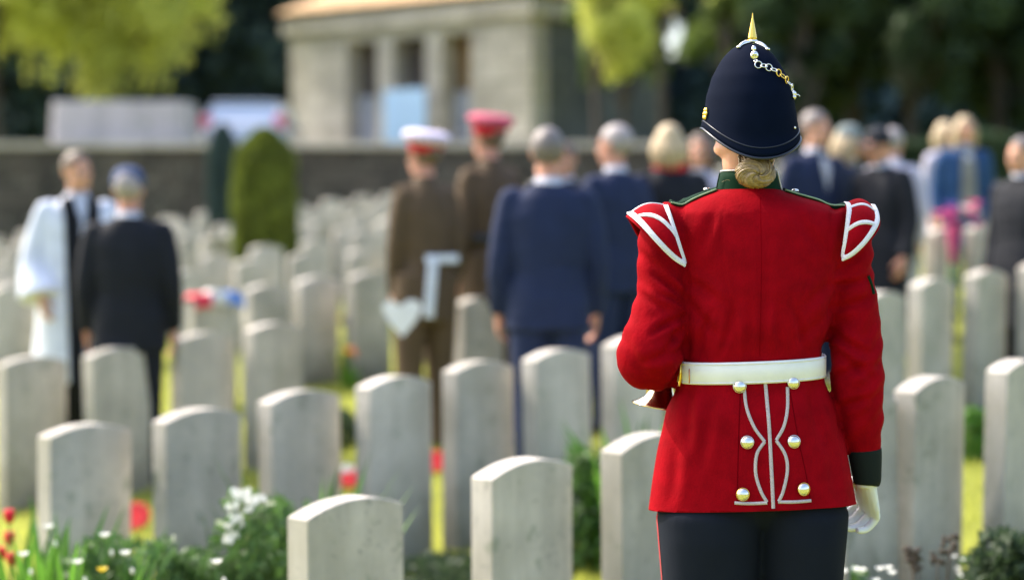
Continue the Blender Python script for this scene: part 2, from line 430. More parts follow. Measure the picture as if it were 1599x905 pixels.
FRONT = [
 (448, 777, 'nearest pale headstone with dark speckled stains, cut off by the bottom edge'),
 (737, 716, 'weathered headstone between the speckled nearest stone and the red coated soldier'),
 (943, 676, 'headstone half hidden behind the left side of the soldier red coat skirt'),
 (1292, 617, 'headstone directly behind the soldier white gloved hand'),
 (1397, 587, 'headstone with dried brown flower stems in front of its foot'),
 (1538, 561, 'headstone rising behind the dark bush, cut off by the right edge'),
 (50, 662, 'headstone behind the spear leaves and red tulips at lower left'),
 (235, 637, 'headstone beside the red poppy wreath and the white flowers'),
 (405, 609, 'headstone behind the tall green plants and white blossoms'),
 (555, 587, 'headstone between the red and white wreath and the round red poppy wreath'),
 (690, 563, 'tall lit headstone to the right of the round red poppy wreath'),
 (820, 545, 'headstone standing in front of the navy suited man with grey hair'),
 (940, 524, 'headstone just left of the bugle, behind green leaves'),
 (1338, 455, 'headstone showing past the soldier right upper sleeve'),
 (1417, 434, 'headstone second beyond the right sleeve, in the row with strips of lit lawn'),
 (1503, 421, 'headstone in front of the one below the pink bouquet, near the right edge'),
 (1588, 409, 'headstone sliver at the right edge, halfway up the picture'),
 (-10, 556, 'headstone in front of the white robed clergyman, cut off by the left edge'),
 (130, 542, 'headstone in front of the legs of the man in the blue cap'),
 (263, 519, 'blotched headstone in front of the stone with the tricolour ribbon'),
 (378, 504, 'pale headstone with a bright top, right of the tricolour ribbon stone'),
 (706, 463, 'headstone between the brown uniformed officers and the navy suited man'),
 (928, 435, 'headstone behind the right hand of the navy suited man'),
 (290, 462, 'headstone draped with a red, white and blue ribbon'),
 (375, 444, 'headstone directly right of the tricolour ribbon stone, one row back'),
 (458, 432, 'headstone with a pink flower at its foot'),
 (542, 425, 'headstone below the tall orange lily, left of the capped officer'),
 (-8, 435, 'headstone with yellow flowers on it, left of the clergyman'),
 (1354, 384, 'small headstone just past the right shoulder wing'),
 (1382, 372, 'small headstone in front of the man in the dark coat'),
 (1438, 357, 'headstone left below the pink bouquet'),
 (1505, 351, 'headstone right below the pink bouquet'),
 (1562, 346, 'headstone in front of the figure at the right edge'),
]
for xl, yt, lb in FRONT:
    x, y = solve(xl, yt); add_stone(x, y, lb, 'headstones in the nearer rows', random.uniform(-1, 1))
    print('stone', xl, yt, round(x, 2), round(y, 2))
def far_row(y0, x0, x1, ymax, lab):
    x = x0
    while x < x1:
        y = y0 + 0.50 * x + random.uniform(-.10, .10)
        if y < ymax and all((x - o.location.x) ** 2 + (y - o.location.y) ** 2 > 0.3 for o in NSTONE[:33]) and abs(x) < 0.33 * y + 1:
            add_stone(x, y, lab, 'headstones in the far rows', random.uniform(-5, 5)); NSTONE[-1].scale.z = random.uniform(.94, 1.03)
        x += 0.47 + random.uniform(-.02, .02)
FL = 'small blurred pale headstone in the massed rows behind the mourners'
far_row(14.0, -0.6, 6, 16.6, FL); far_row(16.4, -5.6, 5.5, 19, FL)
for k in range(6): far_row(18.6 + 2.1 * k, -8.5, 5.0, 20.5 if False else 29, FL)

# ------------------------------------------------------------------ figure pieces
def head_pieces(s=1.0):
    """faces +Y, origin at mid head"""
    m = MB()
    m.join(ell((0, -.012, .030), (.074, .094, .090), N=24, M=16))
    m.join(ell((0, .020, -.030), (.060, .072, .082), N=24, M=16))
    m.join(ell((0, .062, -.098), (.024, .022, .018)))
    for s_ in (-1, 1):
        m.join(ell((s_ * .033, .064, -.025), (.024, .020, .026)))
        m.join(ell((s_ * .027, .078, .022), (.022, .013, .008)))
        m.join(ell((s_ * .077, -.004, -.004), (.007, .017, .031), Matrix.Rotation(R(-10), 3, 'X')))
        m.join(ell((s_ * .079, -.010, .018), (.008, .012, .010)))
        m.join(ell((s_ * .045, .015, -.075), (.02, .045, .02)))
        m.join(ell((s_ * .010, .098, -.036), (.008, .009, .006)))
    m.join(tube([(0, .082, .018), (0, .094, -.005), (0, .104, -.032)], [.008, .009, .011], 10, 3))
    m.join(ell((0, .086, -.058), (.024, .010, .005))); m.join(ell((0, .085, -.069), (.020, .010, .006)))
    m.xf(Matrix.Scale(s, 4)); return m
def hand_pieces(w_, d, n, a, s=1.0, curl=(20, 30, 25), thumb=True, spread=1.0):
    w_, d, n, a = map(Vector, (w_, d, n, a)); d.normalize(); n = (n - d * n.dot(d)).normalized(); sg = 1 if d.cross(n).dot(a) > 0 else -1; a = d.cross(n) * sg
    m = MB(); rs = []
    for t, wa, wb in ((-.015, .025, .019), (0, .026, .018), (.03, .033, .016), (.06, .040, .014), (.085, .040, .011)):
        c = w_ + d * t * s
        rs.append([c + (a * math.cos(2 * math.pi * k / 14) * wa + n * math.sin(2 * math.pi * k / 14) * wb) * s for k in range(14)])
    m.join(loft(rs))
    for off, L, r in ((.031, .070, .0088), (.0105, .078, .0092), (-.0105, .073, .0088), (-.030, .057, .0078)):
        p = w_ + (d * .070 + a * off) * s; pts = [p, p + d * .018 * s]; q = pts[-1]; ang = 0
        for frac, cdeg in zip((.45, .30, .25), curl):
            ang += R(cdeg); dd = d * math.cos(ang) - n * math.sin(ang) + a * off * 1.2 * spread
            q = q + dd.normalized() * L * frac * s; pts.append(q)
        m.join(tube(pts, [r * s * k for k in (1, 1.02, 1.0, .92, .72)], 10, 3))
    if thumb:
        p = w_ + (d * .018 + a * .018) * s
        q = p + (d * .6 + a * .75 - n * .35).normalized() * .038 * s
        r_ = q + (d * .85 + a * .35 - n * .45).normalized() * .030 * s; t_ = r_ + (d * .9 - n * .5).normalized() * .024 * s
        m.join(tube([p, q, r_, t_], [.015 * s, .012 * s, .0105 * s, .008 * s], 10, 3))
    return m

# ================================================================== the soldier
def soldier():
    root = empty('person', (XW, YW, 0.0))
    tag(root, 'bugler soldier in a scarlet tunic and dark blue spiked helmet seen from behind', 'person')
    S = YW / F
    def W(px, py, dy=0.0): return P(px, py, YW + dy)
    # P at other depth shifts pixel -> keep pixel truth
    # ---- torso
    prof = [(292, 1128, 1212, .052), (299, 1112, 1226, .062), (307, 1088, 1252, .074), (318, 1062, 1290, .088), (332, 1044, 1318, .100), (352, 1040, 1328, .108), (400, 1050, 1322, .118),
            (450, 1060, 1310, .120), (500, 1064, 1299, .114), (545, 1064, 1288, .103), (575, 1064, 1285, .098), (602, 1059, 1288, .103), (640, 1041, 1304, .119),
            (700, 1029, 1320, .132), (750, 1021, 1330, .139), (790, 1015, 1338, .143), (830, 1008, 1346, .148)]
    TZ = []
    rings = []
    for py, xl, xr, b in prof:
        c = W((xl + xr) / 2, py); a = (xr - xl) / 2 * S
        n = 2.3 if py > 330 else 2.0
        tilt = 0.03 * sstep(640, 790, py) + 0.035 * sstep(500, 560, py) * (1 - sstep(600, 640, py))
        rings.append(ring((c.x, c.y + .01, c.z), a, b, n, 48, R(-4), tilt)); TZ.append((c.z, c.x, a, b))
    m = loft(rings)
    def limb(pts, N=20, sq=1.0):
        return tube([W(*p[:3]) for p in pts], [p[3] * S for p in pts], N, 6, sq)
    m.join(limb([(1075, 352, 0, 34), (1046, 362, 0, 44), (1036, 400, 0, 42), (1036, 450, -.01, 40), (1027, 505, -.02, 43), (1015, 550, -.02, 50), (1020, 566, .02, 44), (1050, 566, .10, 40), (1095, 560, .19, 34), (1128, 552, .25, 30)]))
    m.join(limb([(1290, 350, 0, 32), (1316, 365, 0, 42), (1322, 410, 0, 40), (1333, 460, 0, 37), (1337, 510, 0, 38), (1337, 560, 0, 42), (1340, 612, .0, 39), (1345, 660, .01, 33), (1350, 700, .02, 26), (1352, 718, .02, 24)]))
    me = voxel(m, .0055, 7, 'tunic')
    co_, no_ = coords(me), normals(me)
    d = np.zeros(len(co_))
    FOLDS = [(1022, 432, 1070, 464, 5, .0065), (1034, 462, 1070, 476, 4, .0045), (1068, 496, 1022, 520, 5, .0055), (1070, 512, 1034, 548, 5, .0050), (1066, 540, 1010, 566, 6, .004), (1004, 400, 1050, 436, 6, .0035),
             (1001, 455, 1040, 492, 6, .0035), (1072, 440, 1126, 470, 7, .0026), (1074, 470, 1120, 520, 7, .0028), (1308, 420, 1352, 392, 5, .0045), (1306, 448, 1350, 434, 5, .0045), (1302, 478, 1360, 470, 6, .0038),
             (1300, 520, 1352, 548, 6, .0045), (1300, 545, 1362, 586, 6, .0045), (1304, 590, 1368, 570, 6, .0040), (1312, 640, 1368, 616, 6, .0035), (1302, 440, 1256, 476, 7, .0028), (1298, 480, 1252, 530, 7, .0028),
             (1090, 552, 1112, 490, 5, .0030), (1130, 554, 1142, 480, 5, .0026), (1168, 554, 1172, 470, 6, .0022), (1222, 552, 1216, 478, 5, .0026), (1262, 550, 1240, 486, 5, .0030), (1188, 540, 1200, 380, 8, .0020),
             (1120, 330, 1090, 390, 8, .0022), (1245, 328, 1280, 392, 8, .0022), (1082, 604, 1072, 700, 8, .0030), (1110, 606, 1098, 730, 9, .0026), (1270, 602, 1290, 700, 8, .0030), (1058, 690, 1046, 785, 9, .0024), (1300, 690, 1312, 775, 9, .0024)]
    cL = W(1066, 460); cR = W(1300, 480)
    zw = W(0, 575).z
    for i, (p, nn) in enumerate(zip(co_, no_)):
        v = Vector(p); px = (v.x / v.y) * F + CX; pz = Y0 + (HC - v.z) * F / v.y
        k = 0.0
        arm = (px < 1068) or (px > 1296 + max(0, (pz - 560)) * .12)
        if pz < 580 and not arm:      # soft vertical drags on the back above the belt
            amp = sstep(330, 560, pz)
            k += .0060 * amp * noise.noise(Vector((v.x * 24, 3, v.z * 3.5)))
            k += .0060 * amp * noise.noise(Vector((abs(v.x - XW) * 12 + v.z * 7, 9, v.z * 9)))
        elif arm and (pz < 612 or (px > 1200 and pz < 735)):
            s_ = 1 if px < 1180 else -1
            fd = 1 - sstep(655, 705, pz); amp = (.0080 if s_ > 0 else .0065) * fd
            k += amp * noise.noise(Vector((v.x * 9 * s_ + 4, v.y * 9, v.z * 27 + v.x * 30 * s_)))
            k += .0040 * fd * noise.noise(Vector((v.x * 21, v.y * 17, v.z * 26 + v.x * 38 * s_)))
        else:
            k += .0045 * noise.noise(Vector((v.x * 15, 5, v.z * 3)))
        if 470 < pz < 560 and not arm: k += .0042 * sstep(470, 540, pz) * noise.noise(Vector((v.x * 42, 7, v.z * 9)))
        if 590 < pz < 680 and not arm: k += .0035 * (1 - sstep(600, 680, pz)) * noise.noise(Vector((v.x * 30, 17, v.z * 5)))
        # princess seams and back seam: slight grooves
        if 330 < pz < 560 and nn[1] < -.2:
            for x0 in (1183 + (pz - 330) * .03, 1128 + 26 * sstep(380, 560, pz), 1270 - 36 * sstep(380, 560, pz)):
                k -= .0016 * math.exp(-((px - x0) / 2.6) ** 2)
        # pulled folds (a groove with a ridge beside it)
        if nn[1] < .15:
            for x1_, y1_, x2_, y2_, w_, dp in FOLDS:
                if abs(px - (x1_ + x2_) / 2) > 90 or abs(pz - (y1_ + y2_) / 2) > 120: continue
                ux, uy = x2_ - x1_, y2_ - y1_; L2 = ux * ux + uy * uy; t_ = ((px - x1_) * ux + (pz - y1_) * uy) / L2
                tc = max(0, min(1, t_)); ln = math.sqrt(L2)
                dd_ = ((px - x1_) * uy - (pz - y1_) * ux) / ln + 3 * math.sin(tc * 3.1 + x1_)
                ov = abs(t_ - tc) * ln; f_ = math.exp(-(ov / 8) ** 2) * math.sin(math.pi * (.12 + .76 * tc))
                k += 1.8 * dp * f_ * (-math.exp(-(dd_ / w_) ** 2) + .7 * math.exp(-((dd_ - 1.9 * w_) / (1.2 * w_)) ** 2) + .4 * math.exp(-((dd_ + 2.1 * w_) / (1.5 * w_)) ** 2))
        # armhole crease
        for xs in (1069 + 4 * math.sin((pz - 400) / 60), 1310 - .12 * (pz - 400)):
            if 405 < pz < 560 and nn[1] < 0: k -= .005 * math.exp(-((px - xs) / 5.0) ** 2)
        d[i] = k
    setco(me, co_ + no_ * d[:, None])
    A_, B_, C__ = W(1016, 796), W(1337, 784), W(1185, 798, -.133)
    pn_ = (B_ - A_).cross(C__ - A_).normalized(); pn_ = pn_ if pn_.z > 0 else -pn_
    bm = bmesh.new(); bm.from_mesh(me)
    bmesh.ops.bisect_plane(bm, geom=bm.verts[:] + bm.edges[:] + bm.faces[:], plane_co=A_, plane_no=pn_, clear_inner=True)
    be_ = [e for e in bm.edges if len(e.link_faces) == 1]
    bmesh.ops.holes_fill(bm, edges=be_, sides=0); bm.to_mesh(me); bm.free()
    for p_ in me.polygons: p_.use_smooth = len(p_.vertices) <= 6
    tunic = obj('tunic', me, M['red'], root, smooth=False)
    meW = me.copy(); meW.transform(Matrix.Translation(root.location)); B = bvh(meW)

    def hit(px, py, T=None):
        r = ray(px, py).normalized(); h = (T or B).ray_cast(CAM, r)
        return (h[0], h[1]) if h[0] is not None else (None, None)
    def strip(line, wpx, T=None, lift=.0016, sub=5, thick=.0012, smoothline=True):
        m = MB(); q = catmull([(a, b, 0) for a, b in line], sub) if smoothline else [np.array((a, b, 0.)) for a, b in line]
        if not smoothline:
            q2 = []
            for a, b in zip(q[:-1], q[1:]):
                n_ = max(2, int(np.linalg.norm(b - a) / 4))
                q2 += [a + (b - a) * i / n_ for i in range(n_)]
            q = q2 + [q[-1]]
        hs = [hit(a[0], a[1], T) for a in q]; hs = [h for h in hs if h[0] is not None]
        n0 = None; K = len(hs)
        for i, (p, n) in enumerate(hs):
            t = (hs[min(K - 1, i + 1)][0] - hs[max(0, i - 1)][0]); 
            if t.length < 1e-7: continue
            s_ = t.normalized().cross(n).normalized() * (wpx * S / 2)
            m.v += [tuple(p - s_ + n * .0002), tuple(p - s_ * .8 + n * (lift + thick)), tuple(p + s_ * .8 + n * (lift + thick)), tuple(p + s_ + n * .0002)]
        for j in range(len(m.v) // 4 - 1):
            for k in range(3): m.f.append((4 * j + k, 4 * j + k + 1, 4 * j + k + 5, 4 * j + k + 4))
        return m
    # ---- piping and seams on the skirt of the tunic
    obj('piping', strip([(1195, 596), (1198, 630), (1201, 665), (1204, 721), (1206, 760), (1207.5, 793)], 5.5), M['pipe'], root)
    obj('piping', strip([(1162, 606), (1166, 637), (1178, 667), (1194, 689)], 5), M['pipe'], root)
    obj('piping', strip([(1194, 689), (1182, 708), (1180, 738), (1188, 766), (1197.5, 783)], 5), M['pipe'], root)
    obj('piping', strip([(1198, 784.5), (1170, 785.5), (1147, 784.5)], 5), M['pipe'], root)
    obj('piping', strip([(1229.5, 604), (1229.5, 637), (1224, 665), (1212, 687)], 5), M['pipe'], root)
    obj('piping', strip([(1212, 687), (1226, 709), (1229.5, 734), (1223, 766), (1216, 782)], 5), M['pipe'], root)
    obj('piping', strip([(1215, 783), (1240, 783), (1266, 781)], 5), M['pipe'], root)
    sm = MB()
    for ln in ([(1156, 612), (1153, 693), (1151, 782)], [(1234, 612), (1246, 681), (1259, 742), (1266, 783)]):
        sm.join(strip(ln, 1.3, lift=.0004, thick=.0002, sub=14))
    obj('seam', sm, M['seam'], root)
    obj('seam', strip([(1187, 306), (1189, 420), (1186, 554)], 1.0, lift=.0003, thick=.0002, sub=14), M['seam2'], root)
    for i, (bx, by) in enumerate([(1155, 603), (1238, 597), (1167, 690), (1239, 689), (1160, 771), (1254, 763)]):
        p, n = hit(bx, by); 
        Mx = Matrix.Translation(p + n * .002) @ n.to_track_quat('Z', 'Y').to_matrix().to_4x4()
        bt = obj('button', lathe([(0, -.001), (.0125, -.001), (.0135, .001), (.013, .003), (.0115, .0055), (.008, .008), (.004, .0092), (0.0005, .0095)], 28, Mx), M['silver'], root)
        obj('button_rim', torus((0, 0, 0), .0130, .0011, Mx @ Matrix.Translation((0, 0, .002)), 28, 6), M['gold'] if i > 3 else M['silver'], bt)
    # ---- collar
    cr = []
    for t in (0, .33, .66, 1):
        xl = 1118 + 9 * t; xr = 1222 - 9 * t; py = 299 - 33 * t
        c = W((xl + xr) / 2, py, .0); cr.append(ring((c.x, c.y + .012, c.z), (xr - xl) / 2 * S, .058 - .004 * t, 2.0, 40, 0, .02))
    inner = [ring(((r[0][0] + r[20][0]) / 2, (r[10][1] + r[30][1]) / 2, (r[0][2] + r[20][2]) / 2), abs(r[0][0] - r[20][0]) / 2 - .003, abs(r[10][1] - r[30][1]) / 2 - .003, 2, 40, 0, .02) for r in reversed(cr)]
    cm = loft(cr + inner, False); col = obj('collar', cm, M['green'], root)
    edge = tube([Vector(p) for p in cr[-1]] + [Vector(cr[-1][0])], .0016, 6, 1); obj('collar_piping', edge, M['lace'], col)
    for sx, pts in ((1, [(1214, 268), (1217, 280), (1221, 296)]), (-1, [(1124, 270), (1121, 283), (1118, 298)])):
        obj('collar_piping', tube([W(a, b, -.012) for a, b in pts], .0015, 6, 4), M['lace'] if sx > 0 else M['green'], col)
    # ---- shoulder straps
    for (x0, x1), sx in (((1117, 1046), -1), ((1224, 1317), 1)):
        m = MB(); n = 16; K = 6; rows = []
        for i in range(n + 1):
            px = x0 + (x1 - x0) * i / n; X = (px - CX) / F * YW
            wd = .019 + .006 * i / n; row = []
            for k in range(K + 1):
                yy = YW + .004 + (k / K * 2 - 1) * wd
                h = B.ray_cast(Vector((X, yy, 2.2)), Vector((0, 0, -1)))
                z = h[0].z if h[0] is not None else W(px, 320).z
                row.append(Vector((X, yy, z + .004)))
            rows.append(row)
        top = [p for r in rows for p in r]; bot = [p - Vector((0, 0, .0045)) for p in top]
        top = [p + Vector((0, 0, .003)) for p in top]
        N0 = len(top); m.v = [tuple(p) for p in top + bot]
        for i in range(n):
            for k in range(K):
                a = i * (K + 1) + k; m.f += [(a, a + 1, a + K + 2, a + K + 1), (N0 + a, N0 + a + K + 1, N0 + a + K + 2, N0 + a + 1)]
            for k in (0, K):
                a = i * (K + 1) + k; m.f.append((a, a + K + 1, N0 + a + K + 1, N0 + a))
        for i in (0, n):
            for k in range(K):
                a = i * (K + 1) + k; m.f.append((a, a + 1, N0 + a + 1, N0 + a))
        st = obj('shoulder_strap', m, M['green'], root)
        for k in (0, K):
            obj('strap_piping', tube([r[k] + Vector((0, 0, .001)) for r in rows[::3]] + [rows[-1][k]], .0019, 6, 3), M['strapedge'], st)
        bp = rows[3][K // 2] + Vector((0, 0, .003))
        obj('button', lathe([(0, 0), (.008, 0), (.008, .002), (.006, .005), (.0005, .006)], 20, Matrix.Translation(bp)), M['silver'], st)
    # ---- wings
    def wing(seam, outer, bars, name='shoulder_wing'):
        sp = catmull([W(*p) for p in seam], 8); op = catmull([W(*p) for p in outer], 8)
        n = len(sp); K = 10; bend = .016
        def pt(u, v, lift=0.0):
            i = min(n - 1.001, max(0, u * (n - 1))); a = int(i); f_ = i - a
            s_ = Vector(sp[a] * (1 - f_) + sp[a + 1] * f_); o_ = Vector(op[a] * (1 - f_) + op[a + 1] * f_)
            return s_ + (o_ - s_) * v
        cent = Vector(sum(np.array(p) for p in sp) / n) - Vector((0, 0, .05))
        def pn(u, v, lift=0.0):
            p = pt(u, v); e = .02
            du = pt(min(1, u + e), v) - pt(max(0, u - e), v); dv = pt(u, min(1, v + .1)) - pt(u, max(0, v - .1))
            nn = du.cross(dv)
            if nn.length < 1e-9: nn = Vector((0, -1, 0))
            nn.normalize()
            if nn.dot(p - cent) < 0: nn = -nn
            return p + nn * (math.sin(math.pi * v) * bend * min(1, (o2 := (pt(u, 1) - pt(u, 0)).length) / .05) + lift)
        def sheet(lift0, lift1):
            m = MB(); Nn = 40
            for L_ in (lift0, lift1):
                for i in range(Nn + 1):
                    for k in range(K + 1): m.v.append(tuple(pn(i / Nn, k / K, L_)))
            T = (Nn + 1) * (K + 1)
            for i in range(Nn):
                for k in range(K):
                    a = i * (K + 1) + k; m.f += [(a, a + 1, a + K + 2, a + K + 1), (T + a, T + a + K + 1, T + a + K + 2, T + a + 1)]
                for k in (0, K):
                    a = i * (K + 1) + k; m.f.append((a, a + K + 1, T + a + K + 1, T + a))
            return m
        wg = obj(name, sheet(-.0022, .0022), M['red'], root)
        def band(uv, wd):
            m = MB(); q = catmull([(a, b, 0) for a, b in uv], 8)
            C = [pn(a[0], a[1], .0026) for a in q]; Nn_ = []
            for i, a in enumerate(q):
                p0 = pn(a[0], a[1], 0); p1 = pn(a[0], a[1], .01); nn = (p1 - p0).normalized()
                t = (C[min(len(C) - 1, i + 1)] - C[max(0, i - 1)]).normalized(); s_ = t.cross(nn).normalized() * wd / 2
                m.v += [tuple(C[i] - s_ - nn * .002), tuple(C[i] - s_ * .85 + nn * .0014), tuple(C[i] + s_ * .85 + nn * .0014), tuple(C[i] + s_ - nn * .002)]
            for j in range(len(q) - 1):
                for k in range(3): m.f.append((4 * j + k, 4 * j + k + 1, 4 * j + k + 5, 4 * j + k + 4))
            return m
        mm = MB()
        for uv, wd in bars: mm.join(band(uv, wd))
        obj('braid', mm, M['lace'], wg)
        rm = tube([pn(i / 30, 1.0, 0) for i in range(31)], .0030, 8, 1); obj('wing_edge', rm, M['red'], wg)
    wing([(1068, 413, -.105), (1058, 375, -.10), (1048, 334, -.06), (1047, 324, .0), (1052, 332, .06), (1062, 375, .09), (1070, 410, .10)],
         [(1066, 414, -.112), (1026, 380, -.115), (994, 350, -.085), (980, 338, -.02), (984, 344, .03), (1004, 378, .07), (1040, 410, .10)],
         [([(0, .10), (.12, .10), (.25, .10), (.38, .10), (.5, .10), (.75, .1), (1, .1)], .0135), ([(0, .4), (.04, .8), (.15, .88), (.27, .88), (.38, .89), (.5, .90), (.7, .9)], .019),
          ([(.16, .05), (.28, .45), (.38, .88)], .011), ([(.48, .1), (.50, .9)], .011)])
    wing([(1318, 404, -.105), (1320, 370, -.10), (1321, 332, -.07), (1318, 321, .0), (1312, 332, .06), (1306, 375, .09), (1300, 405, .10)],
         [(1319, 406, -.112), (1350, 383, -.12), (1372, 352, -.095), (1366, 326, -.01), (1360, 336, .05), (1345, 378, .08), (1325, 405, .10)],
         [([(0, .10), (.12, .10), (.25, .10), (.38, .10), (.5, .10), (.75, .1), (1, .1)], .0135), ([(0, .4), (.04, .8), (.15, .88), (.27, .89), (.38, .90), (.5, .90), (.7, .9)], .015),
          ([(.20, .05), (.26, .45), (.31, .88)], .010), ([(.37, .05), (.40, .45), (.42, .88)], .010)])
    # ---- belt
    def belt_ring(py, ex, sl=-.0):
        c = W(1174, py); return ring((c.x, c.y + .01, c.z), (1286 - 1063) / 2 * S + ex, .101 + ex, 2.3, 72, R(-4), .045)
    bl = loft([belt_ring(592, .0015), belt_ring(592, .0045), belt_ring(591, .0062), belt_ring(559, .0062), belt_ring(558, .0045), belt_ring(558, .0015), belt_ring(592, .0015)], False)
    belt = obj('belt', bl, M['white'], root)
    be = MB()
    for py in (561, 589.5): be.join(tube([Vector(p) for p in belt_ring(py, .0068)[::3]], .0012, 5, 2))
    obj('belt_edging', be, M['white'], belt)
    # brass keeper on the left side and slot
    ang = 2.93
    def bp(px, py): 
        q = belt_ring(py, .0075); best = min((p for p in q if p[1] < YW + .02), key=lambda p: abs(p[0] / p[1] * F + CX - px)); return Vector(best)
    a0, a1 = bp(1064, 594), bp(1064, 561)
    obj('belt_keeper', tube([a0 + Vector((-.001, 0, -.002)), a1 + Vector((-.001, 0, .004))], .0042, 8, 2), M['gold'], belt)
    a0, a1 = bp(1075, 590), bp(1075, 568)
    obj('belt_slot', tube([a0, a1], .0013, 6, 2), M['copper'], belt)
    # ---- arm badge on the right upper sleeve
    bd = strip([(1355, 430), (1359, 440), (1362, 450), (1364, 459)], 5, lift=.002); obj('sleeve_badge', bd, M['green'], root)
    # ---- cuff
    cf = limb([(1350, 701, .02, 26.5), (1351, 712, .02, 26), (1353, 735, .02, 23.5), (1354, 752, .02, 21.5), (1354, 755, .02, 18)], 28)
    obj('cuff', cf, M['cuff'], root)
    # ---- trousers
    tr = MB()
    for sx, hip, kn, an in ((-1, (1024, 1192), (1044, 1176), (1060, 1160)), (1, (1178, 1325), (1196, 1306), (1206, 1290))):
        rr = []
        for z, (xl, xr), b in ((.86, (hip[0] * .6 + 1180 * .4, hip[1] * .6 + 1180 * .4), .07), (.80, (hip[0] * .9 + 1180 * .1, hip[1] * .9 + 1180 * .1), .105), (.755, hip, .124), (.70, (hip[0] + 4, hip[1] - 2), .125), (.62, ((hip[0] * 2 + kn[0]) / 3 + 3, (hip[1] * 2 + kn[1]) / 3), .115), (.45, kn, .088), (.25, (kn[0] + 6, kn[1] - 6), .080), (.06, an, .078), (.045, an, .078)):
            c = W((xl + xr) / 2, 800); rr.append(ring((c.x, YW + .01, z), (xr - xl) / 2 * S, b, 2.2, 32))
        tr.join(loft(rr))
        shx = W((an[0] + an[1]) / 2, 800).x
        sh = MB().join(ell((shx, YW + .06, .035), (.044, .125, .045), N=20)).join(box((shx, YW - .045, .018), (.066, .06, .036), bev=.008)).join(ell((shx, YW - .03, .07), (.04, .05, .05)))
        obj('shoe', voxel(sh, .005, 3, 'shoe'), M['black'], root)
    tr.join(ell((W(1180, 800).x, YW + .01, .79), (.14, .10, .08), N=28))
    tm = voxel(tr, .007, 8, 'trousers'); cc, nn_ = coords(tm), normals(tm)
    dd = np.array([.004 * noise.noise(Vector((p[0] * 9, p[1] * 9, p[2] * 5 + p[0] * 14))) for p in cc]); setco(tm, cc + nn_ * dd[:, None])
    trs = obj('trousers', tm, M['trs'], root)
    tw = tm.copy(); tw.transform(Matrix.Translation(root.location)); 
    TBV = bvh(tw)
    for sx in (-1, 1):
        rowsp = []
        for i in range(24):
            z = .84 - .76 * i / 23
            h = TBV.ray_cast(Vector((XW + sx * 1.0, YW + .012, z)), Vector((-sx, 0, 0)))
            if h[0] is not None: rowsp.append(h[0])
        m = MB()
        for p in rowsp:
            m.v += [(p.x + sx * .0015, p.y - .011, p.z), (p.x + sx * .003, p.y, p.z), (p.x + sx * .0015, p.y + .011, p.z)]
        for j in range(len(rowsp) - 1):
            for k in range(2): m.f.append((3 * j + k, 3 * j + k + 1, 3 * j + k + 4, 3 * j + k + 3))
        obj('trouser_stripe', m, M['stripe'], trs)
    # ---- body: head, neck, left hand and a slim trunk in one skin
    HR = Matrix.Rotation(R(26), 4, 'Z')
    hc = W(1169, 177, .018)
    b = head_pieces(1.0).xf(Matrix.Translation(hc) @ HR)
    b.join(tube([W(1170, 318, .015), W(1169, 285, .016), W(1168, 258, .016), W(1169, 235, .014), W(1170, 200, .012)], [.048, .049, .055, .057, .057], 20, 4))
    b.join(tube([W(1175, 310, .01), W(1175, 450, .01), W(1175, 700, .01), W(1175, 800, .01)], [.05, .075, .08, .08], 16, 4))
    b.join(tube([W(1100, 350, 0), W(1045, 370, 0), W(1030, 500, -.015), W(1020, 556, .01), W(1085, 562, .18), W(1132, 552, .27)], [.03, .03, .03, .028, .024, .022], 12, 3))
    b.join(tube([W(1250, 350, 0), W(1316, 370, 0), W(1337, 540, .0), W(1352, 740, .02)], [.03, .03, .028, .02], 12, 3))
    b.join(hand_pieces(W(1130, 553, .265), (.8, .55, .0), (-.2, .6, .75), (-.5, .6, -.6), .95, (45, 50, 35)))
    for sx in (1108, 1248): b.join(tube([W(1175 + (sx - 1175) * .6, 790, .01), Vector((W(sx, 800).x, YW + .01, .45)), Vector((W(sx, 800).x, YW + .0, .06)), Vector((W(sx, 800).x, YW + .05, .035))], [.07, .05, .035, .025], 12, 3))
    bm_ = voxel(b, .0048, 3, 'body'); obj('body', bm_, M['skin'], root)
    for sx in (-1, 1):
        obj('eye', ell((0, 0, 0), (.012, .012, .012)).xf(Matrix.Translation(hc) @ HR @ Matrix.Translation((sx * .030, .072, .004))), M['eye'], root)
    # ---- glove
    wv = W(1352, 748, .022)
    g = hand_pieces(wv, (.16, .55, -.80), (.85, .25, .42), (-.465, .82, .38), 1.05, (56, 42, 26), True, .9)
    g.join(tube([W(1352, 742, .022), W(1351, 760, .022)], [.0235, .0225], 16, 2))
    gm = voxel(g, .0024, 2, 'glove'); gl = obj('glove', gm, M['glove'], root)
    # ---- hair: under the helmet, and the bun
    hm = MB().join(ell((0, -.008, -.006), (.0745, .086, .066), N=28, M=18)); hm.join(ell((.006, -.052, -.035), (.042, .038, .050), N=24, M=14)); hm.xf(Matrix.Translation(hc) @ HR)
    hair = obj('hair', hm, M['blond'], root)
    bc = W(1179, 270, -.072)
    bun = MB()
    bun.join(ell(tuple(bc), (.040, .026, .031), N=28, M=16))
